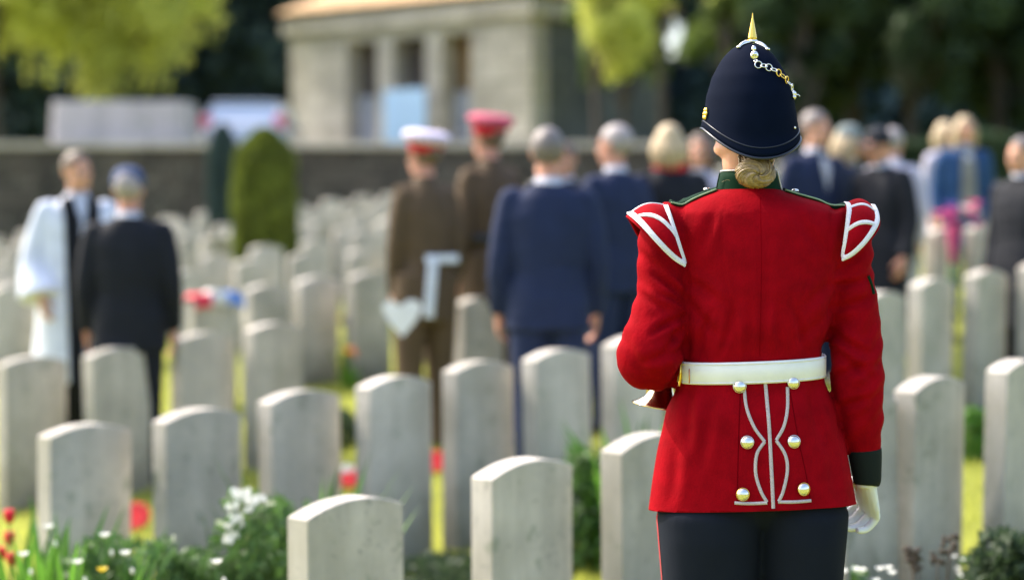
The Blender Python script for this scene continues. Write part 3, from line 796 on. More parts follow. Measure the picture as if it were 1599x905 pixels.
    for i in range(90):       # fine strands twisting round the middle of the bun
        a0 = i / 90 * 6.283 + random.uniform(-.05, .05); pts = []; tw = 1.9 + random.uniform(-.25, .25); off = random.uniform(-.0012, .0016)
        for k in range(8):
            t = k / 7; a = a0 + t * tw; rr_ = .004 + t * .0365
            y_ = -.0275 * math.sqrt(max(0, 1 - (t * .98) ** 2.2)) + off - .0018 * math.sin(a0 * 5)
            pts.append(bc + Vector((math.cos(a) * rr_ * 1.05 + .003 * (1 - t), y_, math.sin(a) * rr_ * .80 - .004 * (1 - t))))
        bun.join(tube(pts, [.0012] + [.0021] * 6 + [.0014], 5, 2))
    obj('bun', bun, M['blond'], hair)
    wisps = MB()
    for i in range(80):
        a = random.uniform(-1, 1); p0 = W(1181 + a * 27, 240 + random.uniform(-4, 4), -.055 + abs(a) * .02); p1 = W(1179 + a * 26, 256 + random.uniform(-6, 12), -.088 + abs(a) * .02)
        wisps.join(tube([p0, (p0 + p1) / 2 + Vector((random.uniform(-.004, .004), -.006, 0)), p1], [.0018, .0022, .0014], 5, 3))
    for i in range(9):
        p0 = W(1148 + random.uniform(-8, 40), 262 + random.uniform(-10, 26), -.08); a = random.uniform(0, 6.28)
        q_ = p0 + Vector((math.cos(a), -.1, math.sin(a))) * .018
        wisps.join(tube([p0, (p0 + q_) / 2 + Vector((.002, 0, .003)), q_], [.0004, .0003, .0002], 4, 2))
    obj('hair_strands', wisps, M['blond'], hair)
    # ---- helmet
    def half(py):
        T = [(67, 3), (70, 16), (75, 25), (84, 35), (95, 43.5), (120, 57), (150, 66), (180, 70.5), (200, 72), (250, 73)]
        for (a, b_), (c, d_) in zip(T[:-1], T[1:]):
            if a <= py <= c: return b_ + (d_ - b_) * (py - a) / (c - a)
        return T[-1][1]
    N = 72; J = 30; hcx = 1171.5
    rows = []
    for j in range(J + 1):
        r_ = []
        t = j / J
        for i in range(N):
            ph = 2 * math.pi * i / N                  # 0 = +x (right), pi/2 = away, -pi/2 = towards the camera
            cx_, sy_ = math.cos(ph), math.sin(ph)
            bottom = 210 + 40 * max(0, -sy_) ** 1.6 - 4 * max(0, sy_) + (3 if cx_ > 0 else -10) * abs(cx_) ** 2
            py = 67 + (bottom - 67) * (1 - (1 - t) ** 1.0) if False else 67 + (bottom - 67) * (t ** 1.35)
            h_ = half(py); flare = sstep(.86, 1.0, t) * 3.0
            a_ = (h_ + flare) * S; b_ = (h_ + flare * 1.6) * S * 1.20
            yaw = R(22); lx = math.cos(ph - yaw) * a_; ly = math.sin(ph - yaw) * b_
            # keep the silhouette half-width a_ while turning the oval
            X = lx * math.cos(yaw) - ly * math.sin(yaw); Yq = lx * math.sin(yaw) + ly * math.cos(yaw)
            k_ = a_ / math.sqrt((a_ * math.cos(yaw)) ** 2 + (b_ * math.sin(yaw)) ** 2)
            c = W(hcx + (py - 150) * .015, py)
            r_.append((c.x + X * k_, c.y + .012 + Yq, c.z))
        rows.append(r_)
    inner = [[(p[0] * .985 + W(hcx, 0).x * .015, p[1] * .985 + (YW + .012) * .015, p[2] + .001) for p in r_] for r_ in reversed(rows[10:])]
    hme = me_from(loft(rows + inner, True), 'helmet'); helmet = obj('helmet', hme, M['navyh'], root)
    hw = hme.copy(); hw.transform(Matrix.Translation(root.location)); HB = bvh(hw)
    obj('helmet_rim', tube([Vector(p) for p in rows[-1]] + [Vector(rows[-1][0])], .0029, 8, 1), M['rim'], helmet)
    band_pts = [Vector(p) for p in rows[-3]] + [Vector(rows[-3][0])]
    obj('helmet_band', tube(band_pts, .0013, 6, 1), M['rim'], helmet)
    def hh(px, py):
        d_ = ray(px, py).normalized(); h = HB.ray_cast(CAM, d_)
        if h[0] is None: return None, None
        return h[0], (h[1] if h[1].dot(d_) < 0 else -h[1])
    tp = W(1175, 66, .012)
    obj('helmet_spike', lathe([(.0005, .062), (.0015, .052), (.0085, .014), (.0095, .009), (.008, .005), (.004, .002), (.004, 0)][::-1], 8, Matrix.Translation(tp + Vector((0.0, 0, .0)))), M['gold'], helmet, smooth=False)
    obj('spike_base', lathe([(.016, -.014), (.017, -.010), (.011, -.006), (.0085, -.003), (.012, 0), (.0125, .003), (.009, .006), (.0045, .008)], 24, Matrix.Translation(tp + Vector((0, 0, -.001)))), M['silver'], helmet)
    arms = MB()
    for k in range(4):
        a = R(30 + 90 * k + 10); pts = []
        for r0 in (.008, .02, .033, .043):
            X = tp.x + math.cos(a) * r0; Yy = tp.y + math.sin(a) * r0
            h = HB.ray_cast(Vector((X, Yy, 2.5)), Vector((0, 0, -1)))
            pts.append(Vector((X, Yy, (h[0].z if h[0] is not None else tp.z) + .0025)))
        arms.join(tube(pts, [.0045, .0052, .0045, .0025], 8, 4)); arms.join(ell(tuple(pts[-1]), (.005, .005, .0035)))
        arms.join(ell(tuple(pts[1] + Vector((0, 0, .002))), (.0045, .0045, .0035)))
    p, n = hh(1178, 88); arms.join(ell(tuple(p + n * .002), (.0085, .005, .010))); arms.join(ell(tuple(p + n * .006), (.0055, .004, .0055)))
    p, n = hh(1177, 78); arms.join(ell(tuple(p + n * .002), (.005, .004, .007)))
    obj('cross_base', arms, M['silver'], helmet)
    lk = [(1180, 97), (1184, 103), (1192, 104.5), (1199.5, 107.5), (1207, 111), (1214, 115.5), (1220.5, 120.5), (1226, 126), (1230.5, 132), (1234, 138), (1237, 144)]
    
    for i, (a_, b_) in enumerate(lk):
        p, n = hh(a_, b_)
        if p is None: continue
        rot = n.to_track_quat('Z', 'Y').to_matrix().to_4x4() @ Matrix.Rotation(R(25 if i % 2 else -25), 4, 'X')
        obj('chain_link', torus(p + n * .0040, .0072 if i else .0035, .0014, rot, 20, 6), M['gold' if 5 <= i <= 7 else 'silver'], helmet)
    bs = MB()
    for (a_, b_), r_ in (((1237, 147), .006), ((1237.5, 152), .005), ((1239, 200), .003)):
        p, n = hh(a_, b_)
        if p is not None:
            bs.join(ell(tuple(p + n * .003), (r_, r_, r_)))
    obj('side_hook', bs.join(tube([W(1238, 150, -.01), W(1246, 148, -.01), W(1249, 151, -.01)], .0014, 6, 3)), M['silver'], helmet)
    rs = MB(); p, n = hh(1103, 178)
    if p is not None:
        Mr = Matrix.Translation(p + n * .002) @ n.to_track_quat('Z', 'Y').to_matrix().to_4x4()
        rs.join(ell((0, 0, 0), (.006, .006, .005)).xf(Mr))
        for k in range(6):
            a = k * math.pi / 3; rs.join(ell((math.cos(a) * .008, math.sin(a) * .009, 0), (.0052, .0052, .004)).xf(Mr))
    obj('rosette', rs, M['gold'], helmet)
    # ---- bugle (held: a thing of its own)
    bc_ = W(1030, 634, .10)
    bu = empty('bugle', (bc_.x, bc_.y, bc_.z)); tag(bu, 'polished silvery brass bugle tucked under the left arm of the soldier', 'bugle')
    ax = (W(1052, 500, .10) - bc_).normalized(); Mx = Matrix.Translation(bc_) @ ax.to_track_quat('Z', 'Y').to_matrix().to_4x4()
    pr = [(.0605, 0), (.0615, .0012), (.060, .003), (.049, .009), (.037, .018), (.029, .032), (.023, .05), (.0185, .075), (.0155, .11), (.013, .15), (.0115, .19)]
    prin = [(r_ - .0012, z) for r_, z in reversed(pr[2:])] + [(.0545, .0005)]
    bell = lathe(pr + prin, 48, Mx); bell.f = bell.f[:-2]
    obj('bell', bell, M['bell'], bu)
    obj('bell_garland', torus((0, 0, 0), .0608, .0018, Mx @ Matrix.Translation((0, 0, .001)), 48, 8), M['brass'], bu)
    def L(x, y, z): return Mx @ Vector((x, y, z))
    tb = tube([L(0, 0, .185), L(0, 0, .24), L(.012, 0, .27), L(.035, 0, .28), L(.055, 0, .265), L(.062, 0, .23), L(.062, 0, .10), L(.06, 0, .03), L(.052, .01, .008), L(.04, .02, .008), L(.034, .024, .03), L(.034, .024, .12), L(.034, .024, .22), L(.034, .026, .34)],
              [.0115, .011, .0105, .010, .0098, .0095, .009, .0088, .0085, .0085, .008, .0078, .007, .0055], 14, 5)
    obj('tubing', tb, M['brass'], bu)
    obj('mouthpiece', lathe([(.004, -.03), (.0045, 0), (.007, .012), (.012, .020), (.013, .024), (.008, .024)], 20, Mx @ Matrix.Translation((.034, .026, .345))), M['silver'], bu)
M['strapedge'] = mat('green_white_piping', (0.30, 0.45, 0.26), 0.7, var=0.1)
M['stripe'] = mat('trouser_red_stripe', (0.35, 0.01, 0.02), 0.8)
M['bell'] = mat('bell_silvered', (0.90, 0.80, 0.56), 0.14, 1.0, var=0.05)
soldier()

# ================================================================== mourners
def cloth(name, c, **k): return mat(name, c, 0.75, var=.12, scale=8, sheen=.12, spec=.2, bump=.2, bscale=300, **k)
C_ = {
 'navy': cloth('navy_suit', (0.014, 0.023, 0.062)), 'blackc': cloth('black_coat', (0.010, 0.012, 0.018)), 'khaki': cloth('khaki_uniform', (0.095, 0.064, 0.038)),
 'cassock': cloth('black_cassock', (0.006, 0.007, 0.010)), 'surplice': cloth('white_surplice', (0.70, 0.74, 0.84)), 'denim': cloth('blue_coat', (0.020, 0.062, 0.165)),
 'greyc': cloth('grey_top', (0.20, 0.20, 0.18)), 'shirt': cloth('white_shirt', (0.50, 0.51, 0.58)), 'scarf': cloth('red_scarf', (0.50, 0.01, 0.02)), 'lav': cloth('pale_blouse', (0.50, 0.48, 0.58)),
 'capred': cloth('cap_red', (0.50, 0.006, 0.02)), 'caplav': cloth('cap_cover', (0.62, 0.55, 0.72)), 'capred2': cloth('cap_maroon_top', (0.50, 0.10, 0.16)), 'bcap': cloth('blue_cap', (0.06, 0.085, 0.17)),
 'dcap': cloth('dark_cap', (0.02, 0.022, 0.03)), 'hat': cloth('green_grey_hat', (0.20, 0.24, 0.24)),
 'hgrey': mat('grey_hair', (0.17, 0.145, 0.14), .5, var=.2, scale=60, bump=.5, bscale=120), 'hwhite': mat('white_hair', (0.34, 0.30, 0.30), .5, var=.15, scale=60, bump=.5, bscale=120),
 'hbrown': mat('brown_hair', (0.13, 0.09, 0.065), .5, var=.3, scale=60, bump=.5, bscale=120), 'hdark': mat('dark_hair', (0.03, 0.022, 0.018), .5, var=.3, scale=60), 'hblond': mat('fair_hair', (0.48, 0.37, 0.22), .5, var=.3, scale=60),
}
def make_person(label, px, ytop, s, H=1.75, yaw=0, coat='navy', trs=None, hair='hgrey', style='short', hat=None, skin='skin2', hem=.80, larm=None, rarm=None, extras=(), female=False, headyaw=0, bow=0, robe=False, front=True, group='mourners standing among the headstones', bulk=1.0, gx=None):
    Y = F / s; X = (px - CX) / F * Y; gz = ground_z(X, Y)
    ztop = HC + (Y0 - ytop) / s
    Hh = ztop - gz - (.035 if hat else .0)
    k = Hh / 1.76
    root = empty('person', (X, Y, gz), R(yaw)); tag(root, label, 'person', group)
    sw = .90 if female else 1.0
    sw *= bulk
    def V(x, y, z): return Vector((x * k, y * k, z * k))
    # arms
    la = larm or [(-.185, 0, 1.40), (-.235, -.02, 1.12), (-.235, .05, .88)]
    ra = rarm or [(.185, 0, 1.40), (.235, -.02, 1.12), (.235, .05, .88)]
    la = [(a[0] * sw, a[1], a[2]) for a in la]; ra = [(a[0] * sw, a[1], a[2]) for a in ra]
    HM = Matrix.Translation(V(0, .02 + .03 * bow, 1.635 - .012 * bow)) @ Matrix.Rotation(R(headyaw), 4, 'Z') @ Matrix.Rotation(R(-14 * bow), 4, 'X') @ Matrix.Scale(k, 4)
    # body
    b = head_pieces(1.0).xf(HM)
    b.join(tube([V(0, -.005, 1.40), V(0, .0, 1.50), V(0, .015, 1.60)], [.06 * k, .055 * k, .052 * k], 14, 3))
    b.join(loft([ring(V(0, 0, z), a * k, d_ * k, 2.2, 20) for z, a, d_ in ((.85, .12, .09), (1.0, .12, .08), (1.3, .14, .09), (1.42, .13, .07), (1.47, .05, .05))]))
    for A in (la, ra):
        b.join(tube([V(*A[0]), V(*A[1]), V(*A[2])], [.042 * k, .034 * k, .024 * k], 12, 4))
        d_ = (V(*A[2]) - V(*A[1])).normalized(); sx = 1 if A[0][0] > 0 else -1
        b.join(hand_pieces(V(*A[2]) + d_ * .01, d_, (sx, -.1, 0), (0, 1, 0), k * (.9 if female else 1), (22, 28, 20)))
    for sx in (-1, 1):
        b.join(tube([V(sx * .09, 0, .95), V(sx * .095, .01, .50), V(sx * .10, -.01, .09), V(sx * .11, .06, .04)], [.075 * k, .052 * k, .036 * k, .028 * k], 12, 4))
    obj('body', voxel(b, .0085, 2, 'body'), M[skin], root, local=True)
    for sx in (-1, 1): obj('eye', ell((sx * .030, .073, .004), (.0115, .0115, .0115), N=10, M=6).xf(HM), M['eye'], root, local=True)
    # hair
    hb = MB()
    if style == 'short' or style == 'bald' or style == 'long' or style == 'bob':
        src = ell((0, -.018, .034), (.081, .100, .094), N=28, M=20); keep = []
        for i, v in enumerate(src.v):
            ok = v[1] < .035 + (v[2] - .02) * .9 and v[2] > -.055 + max(0, v[1]) * .8
            if style == 'bald': ok = ok and v[2] < .085
            keep.append(ok)
        fs = [f for f in src.f if all(keep[i] for i in f)]
        hb.v = [tuple(Vector(v) * (1 + .02 * noise.noise(Vector(v) * 40))) for v in src.v]; hb.f = fs
        hb.xf(HM)
        hm = me_from(hb, 'hair'); bm = bmesh.new(); bm.from_mesh(hm)
        bmesh.ops.delete(bm, geom=[v for v in bm.verts if not v.link_faces], context='VERTS')
        bmesh.ops.solidify(bm, geom=bm.faces[:], thickness=.004); bm.to_mesh(hm); bm.free()
        hro = obj('hair', hm, C_[hair], root, local=True)
        if style in ('long', 'bob'):
            L_ = .20 if style == 'long' else .09; lm = MB()
            for i in range(15):
                a = R(200 + 140 * (i - 7) / 7 * .95 + 70); a = R(-90 + 118 * (i - 7) / 7)
                x, y = .078 * math.cos(a), -.012 + .092 * math.sin(a)
                lm.join(tube([HM @ Vector((x * .8, y * .8, .07)), HM @ Vector((x * 1.12, y * 1.1, 0)), HM @ Vector((x * 1.18, y * 1.12 - .01, -.06)), HM @ Vector((x * 1.0 + random.uniform(-.01, .01), y * 1.05 - .01, -.07 - L_ * random.uniform(.7, 1)))], [.012 * k, .022 * k, .022 * k, .006 * k], 8, 4))
            obj('hair_locks', lm, C_[hair], hro, local=True)
    # coat
    hw = .21 if not robe else .27
    rg = [(hem, .205 * sw, .135), (hem + .02, .205 * sw, .137), (.95, .197 * sw, .132), (1.08, .178 * sw * (0.92 if female else 1), .120), (1.22, .196 * sw, .130), (1.34, .205 * sw, .122), (1.42, .182 * sw, .100), (1.465, .125 * sw, .078), (1.495, .070, .064)]
    if robe: rg = [(hem, .27, .21), (hem + .02, .27, .21), (.7, .25, .19), (1.0, .225, .16), (1.2, .215, .14), (1.34, .21, .125), (1.42, .182, .10), (1.465, .125, .08), (1.50, .07, .066)]
    c = loft([ring(V(0, 0, z), a * k, d_ * k, 2.3, 36) for z, a, d_ in rg])
    for A in (la, ra):
        e1, e2 = V(*A[1]), V(*A[2]); sx = 1 if A[0][0] > 0 else -1
        if robe: c.join(tube([V(A[0][0] - sx * .05, 0, 1.40), V(*A[0]), e1, e2 + (e2 - e1) * .02], [.06 * k, .066 * k, .085 * k, .125 * k], 18, 5, sq=.8))
        else: c.join(tube([V(A[0][0] - sx * .05, 0, 1.40), V(*A[0]), e1, e2], [.055 * k, .064 * k, .055 * k, .041 * k], 18, 5))
    cmh = voxel(c, .011, 4, 'coat'); cc, nn_ = coords(cmh), normals(cmh)
    fz = 10 if robe else 5
    dd = np.array([.006 * noise.noise(Vector((p[0] * 14, p[1] * 14, p[2] * fz * .5))) + .004 * noise.noise(Vector((p[0] * 8, p[1] * 8 + 3, p[2] * 26))) * (0 if robe else 1) for p in cc]); setco(cmh, cc + nn_ * dd[:, None])
    coat_o = obj('surplice' if robe else 'jacket', cmh, C_[coat], root, local=True)
    # collar
    obj('collar', loft([ring(V(0, .002, 1.47), .074 * k, .068 * k, 2, 24), ring(V(0, .006, 1.525), .062 * k, .060 * k, 2, 24), ring(V(0, .006, 1.525), .057 * k, .055 * k, 2, 24), ring(V(0, .002, 1.47), .066 * k, .06 * k, 2, 24)], False), C_['shirt'] if coat != 'khaki' else C_['khaki'], root, local=True)
    # lapels / shirt front
    if not robe and front and coat != 'khaki':
        sf = MB(); 
        sf.v = [tuple(V(x, y, z)) for x, y, z in ((-.03, .095, 1.455), (.03, .095, 1.455), (.035, .126, 1.38), (0, .138, 1.24), (-.035, .126, 1.38), (0, .131, 1.40))]; sf.f = [(0, 5, 4), (0, 1, 5), (1, 2, 5), (5, 2, 3), (4, 5, 3)]
        obj('shirt_front', sf, C_['shirt'], root, local=True)
    tm_ = MB()
    if robe:
        tm_ = loft([ring(V(0, 0, z), a * k, d_ * k, 2.1, 28) for z, a, d_ in ((.05, .21, .17), (.5, .20, .16), (1.0, .16, .12))])
        obj('cassock', tm_, C_['cassock'], root, local=True)
    else:
        for sx in (-1, 1):
            tm_.join(loft([ring(V(sx * x, y, z), a * k, d_ * k, 2.1, 20) for z, x, y, a, d_ in ((1.0, .085, 0, .10, .115), (.85, .09, 0, .098, .11), (.5, .095, .01, .078, .088), (.1, .10, -.005, .062, .072), (.05, .10, -.005, .062, .074))]))
        obj('trousers', voxel(tm_, .013, 3, 'trousers'), C_[trs or coat], root, local=True)
    for sx in (-1, 1):
        sh = MB().join(ell(V(sx * .105, .07, .034), (.045 * k, .135 * k, .040 * k), N=14)).join(box(tuple(V(sx * .105, -.04, .012)), (.07 * k, .07 * k, .024 * k), bev=.004)).join(ell(V(sx * .10, -.01, .07), (.045 * k, .06 * k, .05 * k), N=12))
        obj('shoe', sh, M['black'], root, local=True)
    # hats
    if hat and hat[0] == 'peaked':
        h = obj('cap', lathe([(.086, .025), (.091, .05), (.096, .072), (.122, .088), (.137, .108), (.134, .126), (.10, .142), (.01, .146)], 32, HM @ Matrix.Translation((0, -.01, 0)) @ Matrix.Rotation(R(9), 4, 'X')), C_[hat[2]], root, local=True)
        obj('cap_band', lathe([(.090, .026), (.0935, .030), (.0985, .072), (.097, .077)], 32, HM @ Matrix.Translation((0, -.01, 0)) @ Matrix.Rotation(R(9), 4, 'X')), C_[hat[1]], h, local=True)
        pk = MB()
        for r_, z in ((.085, .030), (.118, .012)):
            for i in range(13):
                a = R(25 + 130 * i / 12); pk.v.append((math.cos(a) * r_ * (1 if r_ < .1 else .88), math.sin(a) * r_ * (1 if r_ < .1 else 1.12) + .0, z))
        pk.f = [(i, i + 1, i + 14, i + 13) for i in range(12)]
        obj('cap_peak', pk.xf(HM), M['black'], h, local=True)
    elif hat:
        h = obj('cap', lathe([(.088, .018), (.091, .03), (.09, .07), (.078, .105), (.05, .128), (.01, .136)], 28, HM @ Matrix.Translation((0, -.012, 0))), C_[hat[1]], root, local=True)
        pk = MB()
        for r_, z in ((.085, .032), (.118, .022)):
            for i in range(13):
                a = R(25 + 130 * i / 12); pk.v.append((math.cos(a) * r_ * (1 if r_ < .1 else .88), math.sin(a) * r_ * (1 if r_ < .1 else 1.25), z))
        pk.f = [(i, i + 1, i + 14, i + 13) for i in range(12)]
        obj('cap_peak', pk.xf(HM), C_[hat[1]], h, local=True)
    for e in extras: e(root, V, k, HM)
    return root, V, k, HM

def x_scarf(root, V, k, HM):
    obj('scarf', torus(V(0, .005, 1.50), .075 * k, .03 * k, None, 24, 10), C_['scarf'], root, local=True)
def x_stole(root, V, k, HM):
    for sx in (-1, 1):
        m = MB()
        for z, y in ((1.49, .075), (1.44, .112), (1.36, .142), (1.2, .156), (1.0, .176), (.7, .208), (.42, .232)):
            m.v += [tuple(V(sx * .015 if z < 1.4 else sx * .035, y, z)), tuple(V(sx * .105 if z < 1.4 else sx * .11, y - .018, z))]
        for j in range(6): m.f.append((2 * j, 2 * j + 1, 2 * j + 3, 2 * j + 2))
        obj('scarf', m, C_['cassock'], root, local=True, smooth=True)
def x_belt(root, V, k, HM):
    c = [ring(V(0, 0, z), (.178 + e) * k, (.122 + e) * k, 2.3, 36) for z, e in ((1.045, .004), (1.045, .012), (1.10, .012), (1.10, .004))]
    obj('belt', loft(c, False), M['black'], root, local=True)
def x_sash(root, V, k, HM):
    m = MB()
    m.join(box(tuple(V(.03, -.145, 1.075)), (.20 * k, .014 * k, .045 * k), bev=.004)); m.join(box(tuple(V(-.035, -.150, .92)), (.058 * k, .014 * k, .33 * k), bev=.004).xf(Matrix.Translation(V(-.035, 0, 1.0)) @ Matrix.Rotation(R(5), 4, 'Y') @ Matrix.Translation(-V(-.035, 0, 1.0))))
    obj('white_strap', m, C_['surplice'], root, local=True)
def x_epaul(root, V, k, HM):
    for sx in (-1, 1):
        obj('shoulder_strap', tube([V(sx * .08, 0, 1.475), V(sx * .185, 0, 1.45)], .02 * k, 8, 2, sq=1), C_['khaki'], root, local=True)
def x_inner(root, V, k, HM):
    m = MB(); 
    for z, w_, y in ((1.46, .04, .095), (1.38, .06, .126), (1.2, .065, .145), (1.0, .07, .15), (.85, .08, .15)):
        m.v += [tuple(V(-w_, y - .006, z)), tuple(V(0, y + .006, z)), tuple(V(w_, y - .006, z))]
    for j in range(4): m.f += [(3 * j, 3 * j + 1, 3 * j + 4, 3 * j + 3), (3 * j + 1, 3 * j + 2, 3 * j + 5, 3 * j + 4)]
    obj('top', m, C_['greyc'], root, local=True)

fwd = lambda sx: [(sx * .185, 0, 1.40), (sx * .235, .03, 1.12), (sx * .08, .24, 1.05)]
make_person('clergyman in a white surplice and long black scarf facing the mourners', 121, 236, 250, yaw=-152, coat='surplice', hair='hbrown', robe=True, hem=.42, headyaw=10, skin='skin', extras=(x_stole,),
            rarm=[(.185, 0, 1.40), (.25, .0, 1.12), (.24, .10, .92)], larm=fwd(-1))
make_person('elderly man in a blue cap and dark suit with white hair seen from behind', 201, 252, 287, yaw=6, coat='blackc', hair='hwhite', hat=('cap', 'bcap'), hem=.76)
o_off = make_person('officer in brown uniform and lavender topped cap with a white strap across his back', 664, 200, 275, yaw=30, coat='khaki', hair='hbrown', hat=('peaked', 'capred', 'caplav'), hem=.72, bulk=.74, extras=(x_sash, x_epaul), headyaw=18,
            larm=[(-.185, 0, 1.40), (-.225, .02, 1.12), (-.19, .10, .88)])
make_person('officer in brown uniform with a black belt and red banded cap, behind the first officer', 765, 175, 258, yaw=35, coat='khaki', hair='hbrown', hat=('peaked', 'capred', 'capred2'), hem=.72, bulk=.8, extras=(x_belt, x_epaul), headyaw=10)
make_person('tall man in a navy suit with short grey hair and hands at his sides', 856, 199, 322, yaw=3, coat='navy', hair='hgrey', hem=.80, headyaw=-10)
make_person('person almost hidden behind the grey haired man in the navy suit', 883, 222, 240, yaw=150, coat='blackc', hair='hbrown', hem=.8, skin='skin')
make_person('white haired man in a navy suit turned left, beside the soldier left shoulder', 962, 195, 272, yaw=38, coat='navy', hair='hwhite', headyaw=22, hem=.8)
make_person('mourner in a black coat with a red scarf and light fair hair', 1046, 194, 262, yaw=10, coat='blackc', hair='hblond', style='bob', female=False, extras=(x_scarf,), headyaw=-20, hem=.7)
make_person('person in a pale top just left of the soldier helmet', 1094, 208, 245, yaw=160, coat='lav', trs='blackc', hair='hbrown', style='bob', female=True, skin='skin')
make_person('man in a navy blazer and pale shirt just right of the helmet', 1270, 173, 246, yaw=-150, coat='navy', hair='hgrey', hem=.78, skin='skin', headyaw=10)
make_person('woman with long blond hair and a pale green grey hat', 1322, 188, 238, yaw=-110, coat='navy', hair='hblond', style='long', female=True, hat=('cap', 'hat'), hem=.7)
make_person('man in a dark cap and long black coat bowing his head', 1376, 190, 250, yaw=-115 + 180 + 60, coat='blackc', hair='hgrey', hat=('cap', 'dcap'), hem=.45, bulk=1.05, bow=.8, front=False)
make_person('grey haired person half hidden behind the man in the black coat', 1392, 200, 225, yaw=-20, coat='lav', trs='blackc', hair='hwhite', hem=.8, female=True)
make_person('woman in an open blue coat over a grey top with blond hair', 1503, 182, 200, yaw=-175, coat='denim', trs='denim', hair='hblond', style='long', female=True, hem=.62, skin='skin', extras=(x_inner,), bulk=1.1)
make_person('fair haired woman in pale clothes behind the woman in the blue coat', 1473, 190, 190, yaw=-150, coat='lav', trs='lav', hair='hblond', style='bob', female=True, skin='skin')
make_person('grey haired person in a dark coat at the right edge', 1596, 214, 275, yaw=120, coat='blackc', hair='hgrey', hem=.5, skin='skin', bulk=1.1, front=False)
# heart shaped white order of service held by the first officer
bk = MB(); pp = P(627, 493, F / 290)
hp = [(-.108, .045), (-.085, .078), (-.045, .082), (-.008, .052), (.035, .086), (.085, .082), (.112, .045), (.075, -.03), (.004, -.115), (-.07, -.03)]
for y_ in (-.003, .003): bk.v += [(x_, y_ + .018 * abs(x_) * 4 + (.006 if x_ > 0 else 0), z_) for x_, z_ in hp]
bk.f = [(8, 9, 0, 1, 2, 3), (8, 3, 4, 5, 6, 7), (18, 13, 12, 11, 10, 19), (18, 17, 16, 15, 14, 13)] + [(i, (i + 1) % 10, (i + 1) % 10 + 10, i + 10) for i in range(10)]
bo = obj('service_sheet', bk.xf(Matrix.Translation(pp)), M['paper'], smooth=False); tag(bo, 'folded white service sheet held low by the officer with the white strap', 'paper')

# ================================================================== flowers and plants
def leafy(name, label, p, r, h, n, m, cat='plant', leaf=.03, group=None, tilt=.6, upright=0.0):
    """bushy plant from many small leaves on thin stems"""
    root = empty(name, p); tag(root, label, cat, group)
    k = rng.random(n); a = rng.random(n) * 6.283; rr = r * np.sqrt(rng.random(n)) * (1 - .55 * k ** 2)
    C = np.c_[np.cos(a) * rr, np.sin(a) * rr, k * h + .01]
    cl = np.array([noise.noise(Vector(c) * (7 / max(h, .2))) for c in C]); keep = cl > -.22; C = C[keep]; n2 = len(C)
    U = runit(n2); U[:, 2] = np.abs(U[:, 2]) * (1 + upright * 3); U /= np.linalg.norm(U, axis=1)[:, None]; V_ = np.cross(U, runit(n2)); V_ /= np.linalg.norm(V_, axis=1)[:, None]
    L_ = leaf * (.6 + .8 * rng.random(n2))[:, None]
    obj('leaves', quads('leaves', C, U * L_, V_ * L_ * .38), m, root, smooth=False, local=True)
    st = MB()
    for i in range(9):
        a_ = random.uniform(0, 6.28); q = random.uniform(.2, .8) * r
        st.join(tube([(0.3 * q * math.cos(a_), .3 * q * math.sin(a_), -.02), (.7 * q * math.cos(a_), .7 * q * math.sin(a_), h * .5), (q * math.cos(a_), q * math.sin(a_), h * .9)], [.004, .003, .0015], 5, 3))
    obj('stems', st, m, root, local=True); return root
def blossom(p, r, m, parent, n=6, cup=.4, name='blossom'):
    mb = MB()
    for i in range(n):
        a = 6.283 * i / n; d = Vector((math.cos(a), math.sin(a), 0)); s_ = Vector((-math.sin(a), math.cos(a), 0))
        b0 = Vector(p); mb.add([b0, b0 + d * r * .6 + s_ * r * .42 + Vector((0, 0, r * cup)), b0 + d * r + Vector((0, 0, r * cup * 1.8)), b0 + d * r * .6 - s_ * r * .42 + Vector((0, 0, r * cup))], [(0, 1, 2, 3)])
    mb.join(ell(tuple(b0 + Vector((0, 0, r * .12))), (r * .2, r * .2, r * .15), N=8, M=5))
    return obj(name, mb, m, parent, local=True, smooth=False)
def spears(name, label, p, n, h, r, heads=None, hm=None, hr=.03, m=None, hn=3, cat='flower'):
    root = empty(name, p); tag(root, label, cat)
    mb = MB()
    for i in range(n):
        a = random.uniform(0, 6.283); q = r * math.sqrt(random.random()); hh_ = h * random.uniform(.7, 1.2); ln = random.uniform(.1, .35) * hh_
        b0 = Vector((q * math.cos(a), q * math.sin(a), -.01)); dv = Vector((math.cos(a), math.sin(a), 0)); s_ = Vector((-math.sin(a + .5), math.cos(a + .5), 0)) * random.uniform(.013, .024)
        prev = None; K = 6; vs = []
        for j in range(K + 1):
            t = j / K; c = b0 + dv * ln * t * t + Vector((0, 0, hh_ * t * (1 - .12 * t))); w_ = (1 - t) ** .6 * (0.6 + t) * 1.0
            vs += [c - s_ * w_, c + s_ * w_]
        mb.add(vs, [(2 * j, 2 * j + 1, 2 * j + 3, 2 * j + 2) for j in range(K)])
    obj('leaves', mb, m or M['leafS'], root, local=True)
    if heads:
        for i in range(hn):
            a = random.uniform(0, 6.283); q = r * .7 * random.random(); z = h * random.uniform(.75, 1.0) if heads == 'tall' else h * random.uniform(.45, .7)
            c = Vector((q * math.cos(a), q * math.sin(a), z))
            fl = obj('flower_stem', tube([(c.x * .6, c.y * .6, 0), (c.x, c.y, z)], .003, 5, 2), M['leafS'], root, local=True)
            tul = MB()
            for k in range(6):
                b_ = k * math.pi / 3; tul.join(ell((c.x + math.cos(b_) * hr * .32, c.y + math.sin(b_) * hr * .32, c.z + hr * .7), (hr * .42, hr * .42, hr), Matrix.Rotation(b_, 3, 'Z') @ Matrix.Rotation(R(10), 3, 'Y'), N=8, M=6))
            obj('flower_head', tul, hm, fl, local=True)
    return root
